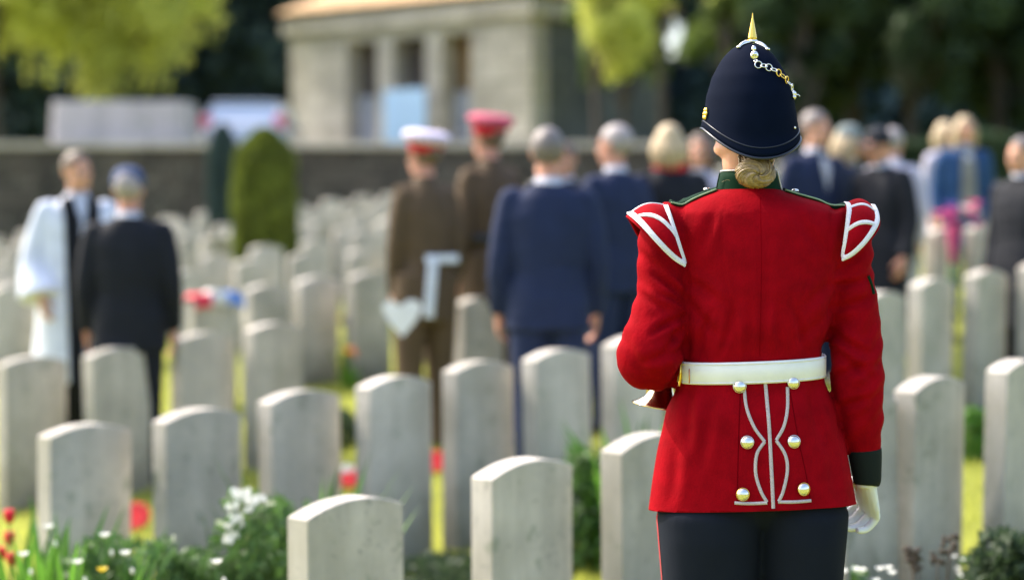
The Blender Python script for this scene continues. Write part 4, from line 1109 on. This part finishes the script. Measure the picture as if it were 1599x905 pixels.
def poppy_wreath(label, p, r, white=False, tilt=55):
    root = empty('poppy_wreath', p); tag(root, label, 'wreath')
    T = Matrix.Translation((0, 0, r * .9)) @ Matrix.Rotation(R(tilt), 4, 'X')
    obj('wreath_base', torus((0, 0, 0), r * .62, r * .24, None, 20, 8).xf(T), M['leafP'], root, local=True)
    for i in range(12):
        a = 6.283 * i / 12; rr = r * .62; m = MB()
        c = Vector((math.cos(a) * rr, math.sin(a) * rr, r * .22))
        for k in range(4):
            b_ = k * math.pi / 2 + a; m.join(ell(tuple(c + Vector((math.cos(b_), math.sin(b_), 0)) * r * .13), (r * .17, r * .17, r * .07), N=8, M=5))
        po = obj('poppy', m.xf(T), M['poppy'] if not (white and i in (3, 4, 5, 6, 2)) else M['petalW'], root, local=True)
        obj('poppy_centre', ell(tuple(c + Vector((0, 0, r * .08))), (r * .06,) * 3, N=8, M=5).xf(T), M['black'], po, local=True)
    else:
        cm_ = MB()
        for i in range(5): a = i * 1.257; cm_.join(ell((math.cos(a) * r * .2, math.sin(a) * r * .2, r * .2), (r * .2, r * .2, r * .08), N=8, M=5))
        obj('poppy', cm_.xf(T), M['poppy'], root, local=True)
    if white: obj('wreath_card', ell((0, 0, r * .16), (r * .33, r * .33, r * .06), N=14, M=6).xf(T), M['petalW'], root, local=True)
    return root
poppy_wreath('red poppy wreath on the lawn between the two lower left headstones', G(212, 832), .085)
poppy_wreath('poppy wreath with a white centre beside the headstone by the green plants', G(541, 768), .080, True)
poppy_wreath('round bright red poppy wreath in the lawn strip in the middle', G(680, 742), .075)
# lower left border
def at(px, Y): 
    X = (px - CX) / F * Y; return Vector((X, Y, ground_z(X, Y)))
def top_h(px, py, Y):
    p = at(px, Y); return max(.05, P(px, py, Y).z - p.z)
Yf = 4.9
spears('tulip_clump', 'red tulips with long spear leaves at the lower left edge', at(12, 5.6), 44, top_h(12, 812, 5.6), .12, 'tall', M['poppy'], .024, hn=5)
spears('spear_leaf_plant', 'bright green spear leaves in front of the lower left headstone', at(78, 5.5), 60, top_h(78, 805, 5.5), .16, None)
spears('spear_leaf_plant', 'spear leaves between the lower left headstone and the border flowers', at(140, 5.3), 30, top_h(140, 835, 5.3), .12, None)
for i, (px, py, Y, lb, mm) in enumerate([(70, 825, 5.4, 'single white flower above the spear leaves', 'petalW'), (158, 838, 5.2, 'cream flower head in the border at lower left', 'petalW'), (30, 868, 5.2, 'white flower low among the tulip leaves', 'petalW'),
        (115, 880, 5.1, 'white flower at the bottom edge near the spear leaves', 'petalW'), (154, 892, 5.0, 'yellow flower at the bottom edge', 'petalY'), (190, 866, 5.1, 'pale flower right of the yellow one in the border', 'petalW'), (334, 880, 4.9, 'cream blossom at the bottom edge left of the nearest headstone', 'petalW')]):
    h = top_h(px, py, Y); r0 = empty('border_flower', at(px, Y)); tag(r0, lb, 'flower')
    obj('flower_stem', tube([(0, 0, -.01), (.01, 0, h * .5), (0, 0, h)], .0025, 5, 3), M['leafS'], r0, local=True)
    blossom((0, 0, h), .019, M[mm], r0, 7)
    obj('flower_bud', ell((.02, .01, h - .05), (.006, .006, .010), N=8, M=6), M[mm], r0, local=True)
leafy('border_plant', 'low pale leaved border plant at the bottom left', at(190, 5.6), .34, top_h(190, 850, 5.6), 4200, M['leafP'], leaf=.022)
leafy('border_plant', 'low border plant at the bottom edge under the poppy wreath stone', at(320, 5.7), .26, top_h(320, 868, 5.7), 3800, M['leafP'], leaf=.022)
leafy('dark_plant', 'dark green plant at the foot of the headstones left of the white flowers', at(217, 10.2), .13, top_h(217, 700, 10.2), 900, M['leafD'], leaf=.025)
# white flower clump
p0 = at(385, 5.6); rt = leafy('white_flower_plant', 'leafy plant with clusters of white blossom beside the nearest headstone', p0, .20, top_h(385, 775, 5.6), 1500, M['leafP'], leaf=.022)
for px, py in ((372, 772), (384, 768), (396, 774), (404, 775), (380, 782), (363, 783), (390, 786), (360, 812), (370, 818), (364, 828), (358, 836), (372, 808)):
    q = P(px, py, 5.52 + random.uniform(-.04, .04)) - p0; cb = MB()
    for k in range(6):
        qq = q + Vector((random.uniform(-.02, .02), random.uniform(-.02, .01), random.uniform(-.018, .018))); tl = Matrix.Translation(qq) @ Matrix.Rotation(R(random.uniform(20, 100)), 4, 'X') @ Matrix.Rotation(random.uniform(0, 6), 4, 'Z')
        for j in range(5):
            a = j * 1.2566; cb.add([tl @ Vector((0, 0, 0)), tl @ Vector((math.cos(a - .5) * .008, math.sin(a - .5) * .008, .003)), tl @ Vector((math.cos(a) * .012, math.sin(a) * .012, .001)), tl @ Vector((math.cos(a + .5) * .008, math.sin(a + .5) * .008, .003))], [(0, 1, 2, 3)])
    obj('blossom', cb, M['petalW'], rt, local=True, smooth=False)
spears('tall_green_plant', 'tall green plant in front of the headstone left of centre', at(475, 5.9), 48, top_h(475, 730, 5.9), .20, None, m=M['leafP'])
leafy('dark_plant', 'dark leafy plant rising between the white flowers and the nearest headstone', at(440, 5.9), .24, top_h(440, 790, 5.9), 2200, M['leafP'], leaf=.03)
leafy('dark_plant', 'shaded plant at the foot of the stone behind the nearest headstone', at(690, 6.7), .30, .16, 1500, M['leafD'], leaf=.022)
leafy('dark_plant', 'dark leafy plant right of the weathered headstone', at(915, 7.0), .16, top_h(915, 705, 7.0), 1300, M['leafP'], leaf=.03)
spears('spear_leaf_plant', 'green spear leaves below the bugle', at(985, 7.0), 34, top_h(985, 655, 7.0), .17, None)
spears('spear_leaf_plant', 'bright leaves just left of the soldier coat skirt', at(1020, 6.6), 30, top_h(1020, 640, 6.6), .12, None)
rt = leafy('small_white_flowers', 'small plant with white flowers under the bugle bell', at(975, 7.2), .13, .30, 600, M['leafP'])
for q in ((.05, -.1, .24), (.12, -.1, .27), (-.02, -.1, .15), (-.06, -.08, .05)): blossom(q, .022, M['petalW'], rt)
leafy('dark_plant', 'dark green plant behind the pale headstone with a bright top', at(515, 10.2), .22, .22, 900, M['leafD'], leaf=.03)
# right lower corner
leafy('dark_bush', 'dark rounded bush in the lower right corner', at(1588, 5.2), .20, top_h(1588, 835, 5.2), 2600, M['leafD'], leaf=.024)
rt = leafy('white_daisy_plant', 'tiny white flowers in the lawn strip left of the dark bush', at(1527, 5.4), .09, top_h(1527, 872, 5.4), 900, M['leafP'], leaf=.014)
for i in range(22): blossom((random.uniform(-.07, .07), random.uniform(-.08, .0), top_h(1527, 872, 5.4) - random.uniform(-.02, .09)), .011, M['petalW'], rt, 5)
dr = empty('dried_stems', at(1455, 5.15)); tag(dr, 'dried brown seed heads in front of the headstone right of the gloved hand', 'plant'); dm = MB(); dl = MB()
for i in range(8):
    a = random.uniform(-.12, .12); h = top_h(1455, random.uniform(840, 900), 5.15)
    dm.join(tube([(a * .5, 0, -.02), (a * .8, 0, h * .6), (a, random.uniform(-.03, .03), h)], .0022, 5, 3))
    for k in range(6): dl.join(ell((a + random.uniform(-.022, .022), random.uniform(-.01, .01), h + random.uniform(-.02, .012)), (.012, .006, .007), Matrix.Rotation(random.uniform(0, 3), 3, 'Y'), N=7, M=5))
obj('stems', dm, M['dry'], dr, local=True); obj('seed_heads', dl, M['dry'], dr, local=True)
rt = leafy('pale_blue_flowers', 'pale blue flowers below the gloved hand at the bottom edge', at(1352, 5.0), .10, top_h(1352, 895, 5.0), 300, M['leafP'])
for i in range(22): blossom((random.uniform(-.10, .10), random.uniform(-.05, .05), random.uniform(.6, 1.0) * top_h(1352, 885, 5.0)), .016, M['petalPB'] if 'petalPB' in M else M['petalW'], rt, 6)
leafy('green_shrub', 'small green plant beside the headstone at right, lit from behind', at(1522, 8.4), .10, .25, 500, M['leafS'], leaf=.03)
# mid distance flowers
for name, lb, px, pyg, pyt, mm in (('tulip', 'tall red tulip beside the officer with the white strap', 703, 600, 505, 'poppy'), ('orange_lily', 'orange lily standing above the headstones left of centre', 566, 452, 372, 'petalO'),
        ('orange_flowers', 'orange and yellow blossoms right of the conifer', 485, 430, 374, 'petalO'), ('yellow_flowers', 'yellow flowers above the headstone at the left edge', 30, 470, 405, 'petalY'),
        ('pink_tulip', 'pink tulip at the foot of the stone behind the pale bright topped headstone', 500, 575, 525, 'petalP'), ('violet_iris', 'violet and orange flowers between two headstones at centre left', 540, 600, 500, 'petalV'),
        ('orange_tulip', 'orange flower at the foot of the headstone below the lily', 547, 610, 552, 'petalO'), ('orange_daisy', 'small orange flower above the tricolour ribbon', 357, 460, 398, 'petalO')):
    g = G(px, pyg); h = P(px, pyt, g.y).z - g.z
    r_ = spears(name, lb, g, 12, h * .8, .05, None); s_ = F / g.y
    obj('flower_stem', tube([(0, 0, 0), (.01, 0, h * .5), (0, 0, h)], .005, 6, 3), M['leafS'], r_, local=True)
    for k in range(5): blossom((random.uniform(-.04, .04), random.uniform(-.03, .03), h + random.uniform(-.06, .03)), .05 if s_ < 180 else .035, M[mm] if k < 4 else M['petalY'], r_, 6, .5)
# bouquet on the right stones
x, y = solve(1505, 351); bq = empty('bouquet', (x - .28, y - .3, ground_z(x - .28, y - .3) + .0)); tag(bq, 'pink and white bouquet standing in front of the woman in the blue coat', 'bouquet')
hB = P(1497, 345, y - .3).z - bq.location.z
obj('wrapping', lathe([(.02, hB - .30), (.03, hB - .2), (.05, hB - .08), (.055, hB - .04)], 14), M['petalP'], bq, local=True)
obj('stems', tube([(0, 0, 0), (0, 0, hB - .3)], .03, 8, 2), M['leafP'], bq, local=True)
for k in range(16): blossom((random.uniform(-.17, .17), random.uniform(-.06, .06), hB + random.uniform(-.08, .10)), .055, M[random.choice(['petalP', 'petalP', 'petalW', 'petalV'])], bq, 6, .5)
# tricolour ribbon
x, y = solve(290, 462); z0 = ground_z(x, y); rb = empty('tricolour_ribbon', (x, y, z0)); rb.rotation_euler.z = TH; tag(rb, 'red, white and blue ribbon laid over the top of a headstone', 'ribbon')
for j, mm in enumerate(('flagR', 'petalW', 'flagB')):
    m = MB(); n = 8
    for i in range(n + 1):
        t = (j + i / n) / 3; xx = -SW / 2 * 1.0 + SW * 1.14 * t; zz = SH - .036 * (abs(2 * t - 1) ** 2) + .030 + .010 * math.sin(t * 17)
        m.v += [(xx, -ST / 2 - .022, zz - .085), (xx, -ST / 2 - .014, zz + .002), (xx, ST / 2 + .014, zz + .004), (xx, ST / 2 + .018, zz - .05)]
    for i in range(n):
        for k in range(3): m.f.append((4 * i + k, 4 * i + k + 1, 4 * i + k + 5, 4 * i + k + 4))
    obj(('red_band', 'white_band', 'blue_band')[j], m, M[mm], rb, local=True)

# ================================================================== conifer bushes
def conifer(label, px, pyt, pyb, wpx, Y, m):
    p = at(px, Y); H_ = P(px, pyt, Y).z - p.z; r = wpx / 2 / F * Y
    root = empty('clipped_conifer', p); tag(root, label, 'shrub', 'clipped conifers among the graves')
    n = 26000; t = rng.random(n); a = rng.random(n) * 6.283
    prof = (.86 + .14 * np.sin(np.pi * t)) * np.clip((1 - t) * 6.0, 0, 1) ** .5
    lump = np.array([1 + .10 * noise.noise(Vector((math.cos(b) * 2.5, math.sin(b) * 2.5, c * 7))) for b, c in zip(a, t)])
    rr = r * prof * lump * (1 - .22 * rng.random(n) ** 2)
    C = np.c_[np.cos(a) * rr, np.sin(a) * rr, t * H_ + .03]
    U = np.c_[np.cos(a) * .35, np.sin(a) * .35, np.ones(n)] + rng.normal(size=(n, 3)) * .35; U /= np.linalg.norm(U, axis=1)[:, None]
    V_ = np.cross(U, runit(n)); V_ /= np.linalg.norm(V_, axis=1)[:, None]; L_ = (.035 + .03 * rng.random(n))[:, None]
    obj('foliage', quads('foliage', C, U * L_, V_ * L_ * .35), m, root, smooth=False, local=True)
    core = loft([ring((0, 0, z * H_), r * .78 * c_, r * .78 * c_, 2, 16) for z, c_ in ((.02, .6), (.2, .9), (.5, .95), (.8, .9), (.93, .55), (.97, .1))])
    obj('inner_branches', core, M['leafD'], root, local=True)
    obj('trunk', tube([(0, 0, -.1), (0, 0, H_ * .5)], [.06, .03], 8, 2), M['bark'], root, local=True)
conifer('rounded green clipped conifer behind the tricolour ribbon stone', 414, 208, 400, 98, 19, M['leafC'])
conifer('darker narrow conifer just left of the rounded one', 349, 200, 330, 46, 24.5, M['leafB'])

# ================================================================== terrace wall, altar stone, pavilion, car
wl = MB(); 
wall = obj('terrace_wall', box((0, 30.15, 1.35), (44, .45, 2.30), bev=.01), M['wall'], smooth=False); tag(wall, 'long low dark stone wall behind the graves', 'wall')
obj('coping', box((0, 30.15, 2.54), (44.2, .60, .10), bev=.01), M['cop'] if 'cop' in M else M['build'], wall, smooth=False)
Yr = 33.0; sA = F / Yr
al = empty('altar_stone', (P(198, 230, Yr).x, Yr, 2.15)); tag(al, 'pale grey memorial altar block on steps behind the wall at left', 'monument')
za, zb = P(0, 161, Yr).z - 2.15, P(0, 229, Yr).z - 2.15; wa = 216 / sA / 2
obj('block', loft([ring((0, 0, zb), wa, .7, 12, 48), ring((0, 0, za - .04), wa * .97, .64, 12, 48), ring((0, 0, za), wa * .955, .62, 12, 48)]), M['altar'], al, smooth=False, local=True)
for k in range(2): obj('step', box((0, 0, zb - .12 - .24 * k), (wa * 2 + .9 + .8 * k, 2.2 + .8 * k, .236), bev=.01), M['build'], al, smooth=False, local=True)

def pavilion():
    A = Vector(((455 - CX) / 69.0, F / 69.0, 0)); Bp = Vector(((830 - CX) / 77.2, F / 77.2, 0))
    u = (Bp - A); L_ = u.length; u.normalize(); nrm = Vector((u.y, -u.x, 0))      # towards the camera
    zb = 2.15; zf = 2.60; ze = 5.72
    root = empty('pavilion', (A.x, A.y, zb)); root.rotation_euler.z = math.atan2(u.y, u.x)
    tag(root, 'pale stone memorial pavilion with square pillars, dark openings and a tiled roof', 'building')
    def tpos(px):
        k = (px - CX) / F; return (k * A.y - A.x) / (u.x - k * u.y)
    D = 5.0
    def bx(name, x0, x1, y0, y1, z0, z1, m, bev=.012, par=None): return obj(name, box(((x0 + x1) / 2, (y0 + y1) / 2, (z0 + z1) / 2 - zb), (x1 - x0, y1 - y0, z1 - z0), bev=bev), m, par or root, smooth=False, local=True)
    bx('plinth', -.3, L_ + .3, -.45, D + .3, zb - .2, zf, M['build'])
    o = [(541, 590), (614, 664), (690, 735)]
    o = [(tpos(a), tpos(b)) for a, b in o]
    zt = 5.09
    edges = [0] + [v for ab in o for v in ab] + [L_]
    for i in range(0, len(edges), 2): bx('pillar', edges[i], edges[i + 1], 0, .55, zf, zt, M['build'])
    bx('lintel', 0, L_, 0.003, .55, zt + .002, 5.35, M['build'])
    bx('cornice', -.15, L_ + .15, -.15, D + .1, 5.352, 5.60, M['build']); bx('parapet', -.02, L_ + .02, -.02, D, 5.602, ze + .1, M['build'])
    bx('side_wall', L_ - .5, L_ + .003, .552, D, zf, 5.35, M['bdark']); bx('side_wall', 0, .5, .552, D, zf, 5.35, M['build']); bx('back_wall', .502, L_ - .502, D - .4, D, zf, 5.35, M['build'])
    # roof: hip
    m = MB(); e = .25; x0, x1, y0, y1 = -e, L_ + e, -e, D + e; z1 = ze + .1 - zb; h = 1.5
    m.v = [(x0, y0, z1), (x1, y0, z1), (x1, y1, z1), (x0, y1, z1), (x0 + 2.4, (y0 + y1) / 2, z1 + h), (x1 - 2.4, (y0 + y1) / 2, z1 + h)]
    m.f = [(0, 1, 5, 4), (1, 2, 5), (2, 3, 4, 5), (3, 0, 4), (3, 2, 1, 0)]; obj('roof', m, M['tile'], root, smooth=False, local=True)
    # what stands in the openings
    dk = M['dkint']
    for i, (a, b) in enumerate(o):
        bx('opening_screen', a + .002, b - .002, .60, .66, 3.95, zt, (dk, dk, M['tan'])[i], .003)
        bx('lower_panel', a + .002, b - .002, .40, .46, zf, 3.93, (M['pgrey'], M['pblue'], M['pgrey'])[i], .003)
    c = (tpos(618) + tpos(682)) / 2
    w_ = tpos(682) - tpos(618)
    bd = obj('banner_board', box((c, -.35, (2.75 + 3.98) / 2 - zb), (w_, .05, 1.2), bev=.01), M['pblue'], root, local=True, smooth=False)
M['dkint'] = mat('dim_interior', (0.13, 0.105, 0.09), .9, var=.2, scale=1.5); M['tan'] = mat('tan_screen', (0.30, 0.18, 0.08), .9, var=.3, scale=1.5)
M['pgrey'] = mat('pale_panel', (0.36, 0.37, 0.42), .6, var=.15, scale=2); M['pblue'] = mat('pale_blue_panel', (0.42, 0.62, 0.90), .5, var=.08, scale=1)
M['bdark'] = stone_mat('shaded_side_stone', (0.15, 0.15, 0.14), (0.08, 0.085, 0.08), scale=.4)  # pavilion stone darkened to paint in the shade of the side turned from the sun
pavilion()

def car():
    Y = 36.0; s = F / Y; X = (404 - CX) / s; root = empty('parked_car', (X, Y, 2.15)); tag(root, 'silver car parked behind the wall, its rear window and roof showing', 'car')
    zt = P(0, 167, Y).z - 2.15
    sec = [(-2.1, .78, .50, .95), (-2.0, .84, .32, 1.02), (-1.2, .86, .28, 1.04), (1.3, .86, .28, .98), (2.0, .84, .30, .80), (2.15, .74, .42, .68)]
    obj('car_body', loft([[(math.copysign(abs(math.cos(t)) ** .45, math.cos(t)) * w_, y, (a + b) / 2 + math.copysign(abs(math.sin(t)) ** .5, math.sin(t)) * (b - a) / 2) for t in [2 * math.pi * i / 28 for i in range(28)]] for y, w_, a, b in sec]), M['carw'], root, local=True)
    cab = [(1.0, .78, .95), (-1.9, .80, 1.0)]
    r0 = [(-.80, -1.95, 1.0), (.80, -1.95, 1.0), (.80, 1.0, .95), (-.80, 1.0, .95)]; r1 = [(-.62, -1.55, zt - .03), (.62, -1.55, zt - .03), (.62, .2, zt - .05), (-.62, .2, zt - .05)]
    m = MB(); m.v = r0 + r1; m.f = [(0, 1, 5, 4), (1, 2, 6, 5), (2, 3, 7, 6), (3, 0, 4, 7)]; obj('window', m, M['carg'], root, local=True, smooth=False)
    obj('car_roof', box((0, -.68, zt - .02), (1.34, 1.9, .07), bev=.03), M['carw'], root, local=True)
    for a, b in zip(r0, r1): obj('roof_pillar', tube([a, b], .045, 8, 2), M['carw'], root, local=True)
    for sx in (-1, 1):
        obj('tail_light', box((sx * .72, -2.02, .98), (.22, .12, .30), bev=.03), M['tail'], root, local=True)
        obj('headlight', box((sx * .66, 2.05, .66), (.30, .12, .14), bev=.03), M['silver'], root, local=True)
        for y in (-1.3, 1.35):
            wh = obj('wheel', torus((0, 0, 0), .25, .09, Matrix.Rotation(R(90), 4, 'Y'), 24, 10).xf(Matrix.Translation((sx * .80, y, .34))), M['black'], root, local=True)
            obj('rim', lathe([(.18, -.04), (.19, 0), (.18, .04)], 20, Matrix.Translation((sx * .80, y, .34)) @ Matrix.Rotation(R(90), 4, 'Y')), M['silver'], wh, local=True)
M['carw'] = mat('silver_car_paint', (0.55, 0.58, 0.64), .2, .3, var=.02, coat=1.0); M['carg'] = mat('car_glass', (0.35, 0.45, 0.60), .08, var=.02, spec=.8); M['tail'] = mat('tail_light_red', (0.75, 0.08, 0.14), .25)
car()

# ================================================================== trees
def tree(name, label, X, Y, zc, rad, hgt, m, n=9000, leaf=.12, trunk_r=.18, droop=0.0, cr=(.22, .40), group=None, clumps=26, base=None, flat=1.0, seed=0):
    """zc = z of the crown's underside (world), hgt = crown height"""
    gz = ground_z(X, Y) if base is None else base
    root = empty(name, (X, Y, gz)); tag(root, label, 'tree', group)
    r = np.random.default_rng(seed + 11); zc = zc - gz
    cl = []
    for i in range(clumps):
        d = r.normal(size=3); d /= np.linalg.norm(d); q = r.random() ** .4
        cl.append((d[0] * rad * q * .8, d[1] * rad * q * .8, zc + hgt / 2 + d[2] * hgt / 2 * q * .85, rad * r.uniform(*cr)))
    cl = np.array(cl); idx = r.integers(0, clumps, n); d = r.normal(size=(n, 3)); d /= np.linalg.norm(d, axis=1)[:, None]
    q = r.random(n) ** .45
    C = cl[idx, :3] + d * (cl[idx, 3] * q)[:, None] * np.array([1, 1, .75])
    if droop: C[:, 2] -= droop * r.random(n) ** 2
    U = r.normal(size=(n, 3)); U[:, 2] -= droop; U /= np.linalg.norm(U, axis=1)[:, None]; V_ = np.cross(U, r.normal(size=(n, 3))); V_ /= np.linalg.norm(V_, axis=1)[:, None]
    L_ = leaf * (.6 + .8 * r.random(n))[:, None]
    obj('crown', quads('crown', C, U * L_, V_ * L_ * .5), m, root, smooth=False, local=True)
    top = zc + hgt * .7; tk = MB()
    tk.join(tube([(0, 0, -.3), (.05, 0, zc * .5), (-.05, .05, zc + hgt * .2), (0, 0, top)], [trunk_r * 1.3, trunk_r, trunk_r * .75, trunk_r * .2], 12, 4))
    for i in range(9):
        c = cl[i % clumps]; z0 = zc * .8 + (c[2] - zc) * .3
        tk.join(tube([(0, 0, z0), (c[0] * .5, c[1] * .5, (z0 + c[2]) / 2 + .2), (c[0], c[1], c[2])], [trunk_r * .4, trunk_r * .25, trunk_r * .08], 7, 3))
    obj('trunk', tk, M['bark'], root, local=True); return root
def tx(px, Y): return (px - CX) / F * Y
tree('lime_tree', 'bright yellow green tree overhanging the altar block', tx(176, 37), 37, P(0, 135, 37).z, 2.6, 5.5, M['leafL'], 17000, .10, .16, droop=1.0, clumps=95, cr=(.10, .24), seed=1)
tree('lime_tree', 'bright young tree at the top left corner', tx(-10, 36), 36, P(0, 85, 36).z, 2.0, 5, M['leafL'], 9000, .10, .14, droop=.8, clumps=60, cr=(.12, .26), seed=2)
tree('young_tree', 'sunlit leafy tree at the top centre right of the pavilion', tx(928, 31.5), 31.5, P(0, 132, 31.5).z, 1.45, 4.6, M['leafL'], 8500, .085, .07, droop=.3, clumps=26, seed=3)
tree('young_tree', 'sunlit branches left of the helmet spike', tx(1030, 33), 33, P(0, 72, 33).z, 1.5, 4, M['leafL'], 4200, .085, .08, droop=.4, clumps=18, seed=5)
M['leafM'] = mat('mid_leaf', (0.16, 0.23, 0.045), 0.5, var=0.5, scale=0.7, transl=0.5)
tree('young_tree', 'leafy green tree whose branches overlap the side of the pavilion', tx(975, 34), 34, P(0, 190, 34).z, 1.25, 4.4, M['leafM'], 4200, .09, .08, droop=.3, clumps=22, cr=(.16, .34), seed=6)
tree('green_tree', 'mid green tree whose foliage shows right of the helmet spike', tx(1135, 41), 41, P(0, 130, 41).z, 1.9, 5, M['leafM'], 4200, .10, .13, droop=.3, clumps=26, cr=(.14, .28), seed=7)
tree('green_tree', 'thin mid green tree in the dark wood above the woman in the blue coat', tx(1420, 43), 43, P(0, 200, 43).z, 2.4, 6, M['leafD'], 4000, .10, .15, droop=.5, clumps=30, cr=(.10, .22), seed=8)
# dark trees behind
DT = 'dark blurred tree in the wood behind the wall'
spots = [(-14.5, 50, 5.5, .3), (-9.3, 47, 3.6, .3), (-4.9, 47, 2.6, .2), (-1.2, 52, 4.0, 0), (8.9, 45, 3.2, 1), (12.4, 44, 3.0, 1), (6.6, 39.5, 1.5, 1), (16.2, 49, 3.2, 1), (-20, 54, 6, .3)]
names = ['dark tree at the far left behind the lime trees', 'blue green dark tree behind the altar block', 'blue green tree between the lime tree and the pavilion', 'dark tree standing behind the pavilion roof',
         'dark tree directly behind the helmet', 'dark tree above the blurred mourners at right', 'dark trunked tree just right of the helmet spike', 'dark tree near the top right corner', 'outermost dark tree at the far left']
for i, (x, y, r_, kk) in enumerate(spots):
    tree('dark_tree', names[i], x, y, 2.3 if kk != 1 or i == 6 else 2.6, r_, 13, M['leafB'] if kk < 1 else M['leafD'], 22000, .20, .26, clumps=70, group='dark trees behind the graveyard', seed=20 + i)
# far wood closing the view, with two gaps of sky
def far_wood():
    n = 90000; Y = 60 + rng.random(n) * 6; X = rng.uniform(-34, 34, n); Z = 2 + rng.random(n) ** .8 * 17
    px = X / Y * F + CX; py = Y0 - (Z - HC) * F / Y
    rag = 1 + .45 * rng.normal(size=n); k = ~((((px - 1041) / 42) ** 2 + ((py - 66) / 60) ** 2 < rag) | (((px - 1612) / 34) ** 2 + ((py - 8) / 60) ** 2 < rag))
    C = np.c_[X, Y, Z][k]; n = len(C); U = runit(n); V_ = np.cross(U, runit(n)); V_ /= np.linalg.norm(V_, axis=1)[:, None]; L_ = (.35 + .3 * rng.random(n))[:, None]
    o = obj('far_woods', quads('far_woods', C, U * L_, V_ * L_ * .6), M['leafB'], smooth=False); tag(o, 'dark mass of far off woodland closing the view', 'woods', kind='stuff')
far_wood()
# hedge on the right
def hedge(label, x0, x1, Y, ztop, m, n=16000):
    n = int(n); root = empty('hedge', ((x0 + x1) / 2, Y, ground_z((x0 + x1) / 2, Y))); tag(root, label, 'hedge'); g = root.location.z
    w_ = (x1 - x0) / 2; C = np.c_[rng.uniform(-w_, w_, n), rng.uniform(-.5, .5, n), rng.random(n) ** .7 * (ztop - g)]
    C[:, 2] *= 1 + .08 * np.sin(C[:, 0] * 3); U = runit(n); V_ = np.cross(U, runit(n)); V_ /= np.linalg.norm(V_, axis=1)[:, None]; L_ = (.06 + .05 * rng.random(n))[:, None]
    obj('foliage', quads('foliage', C, U * L_, V_ * L_ * .5), m, root, smooth=False, local=True)
hedge('dark hedge behind the mourners on the right', 3.6, 11, 29.2, P(0, 215, 29.2).z, M['leafD'], 30000)
print('objects', len(bpy.data.objects))
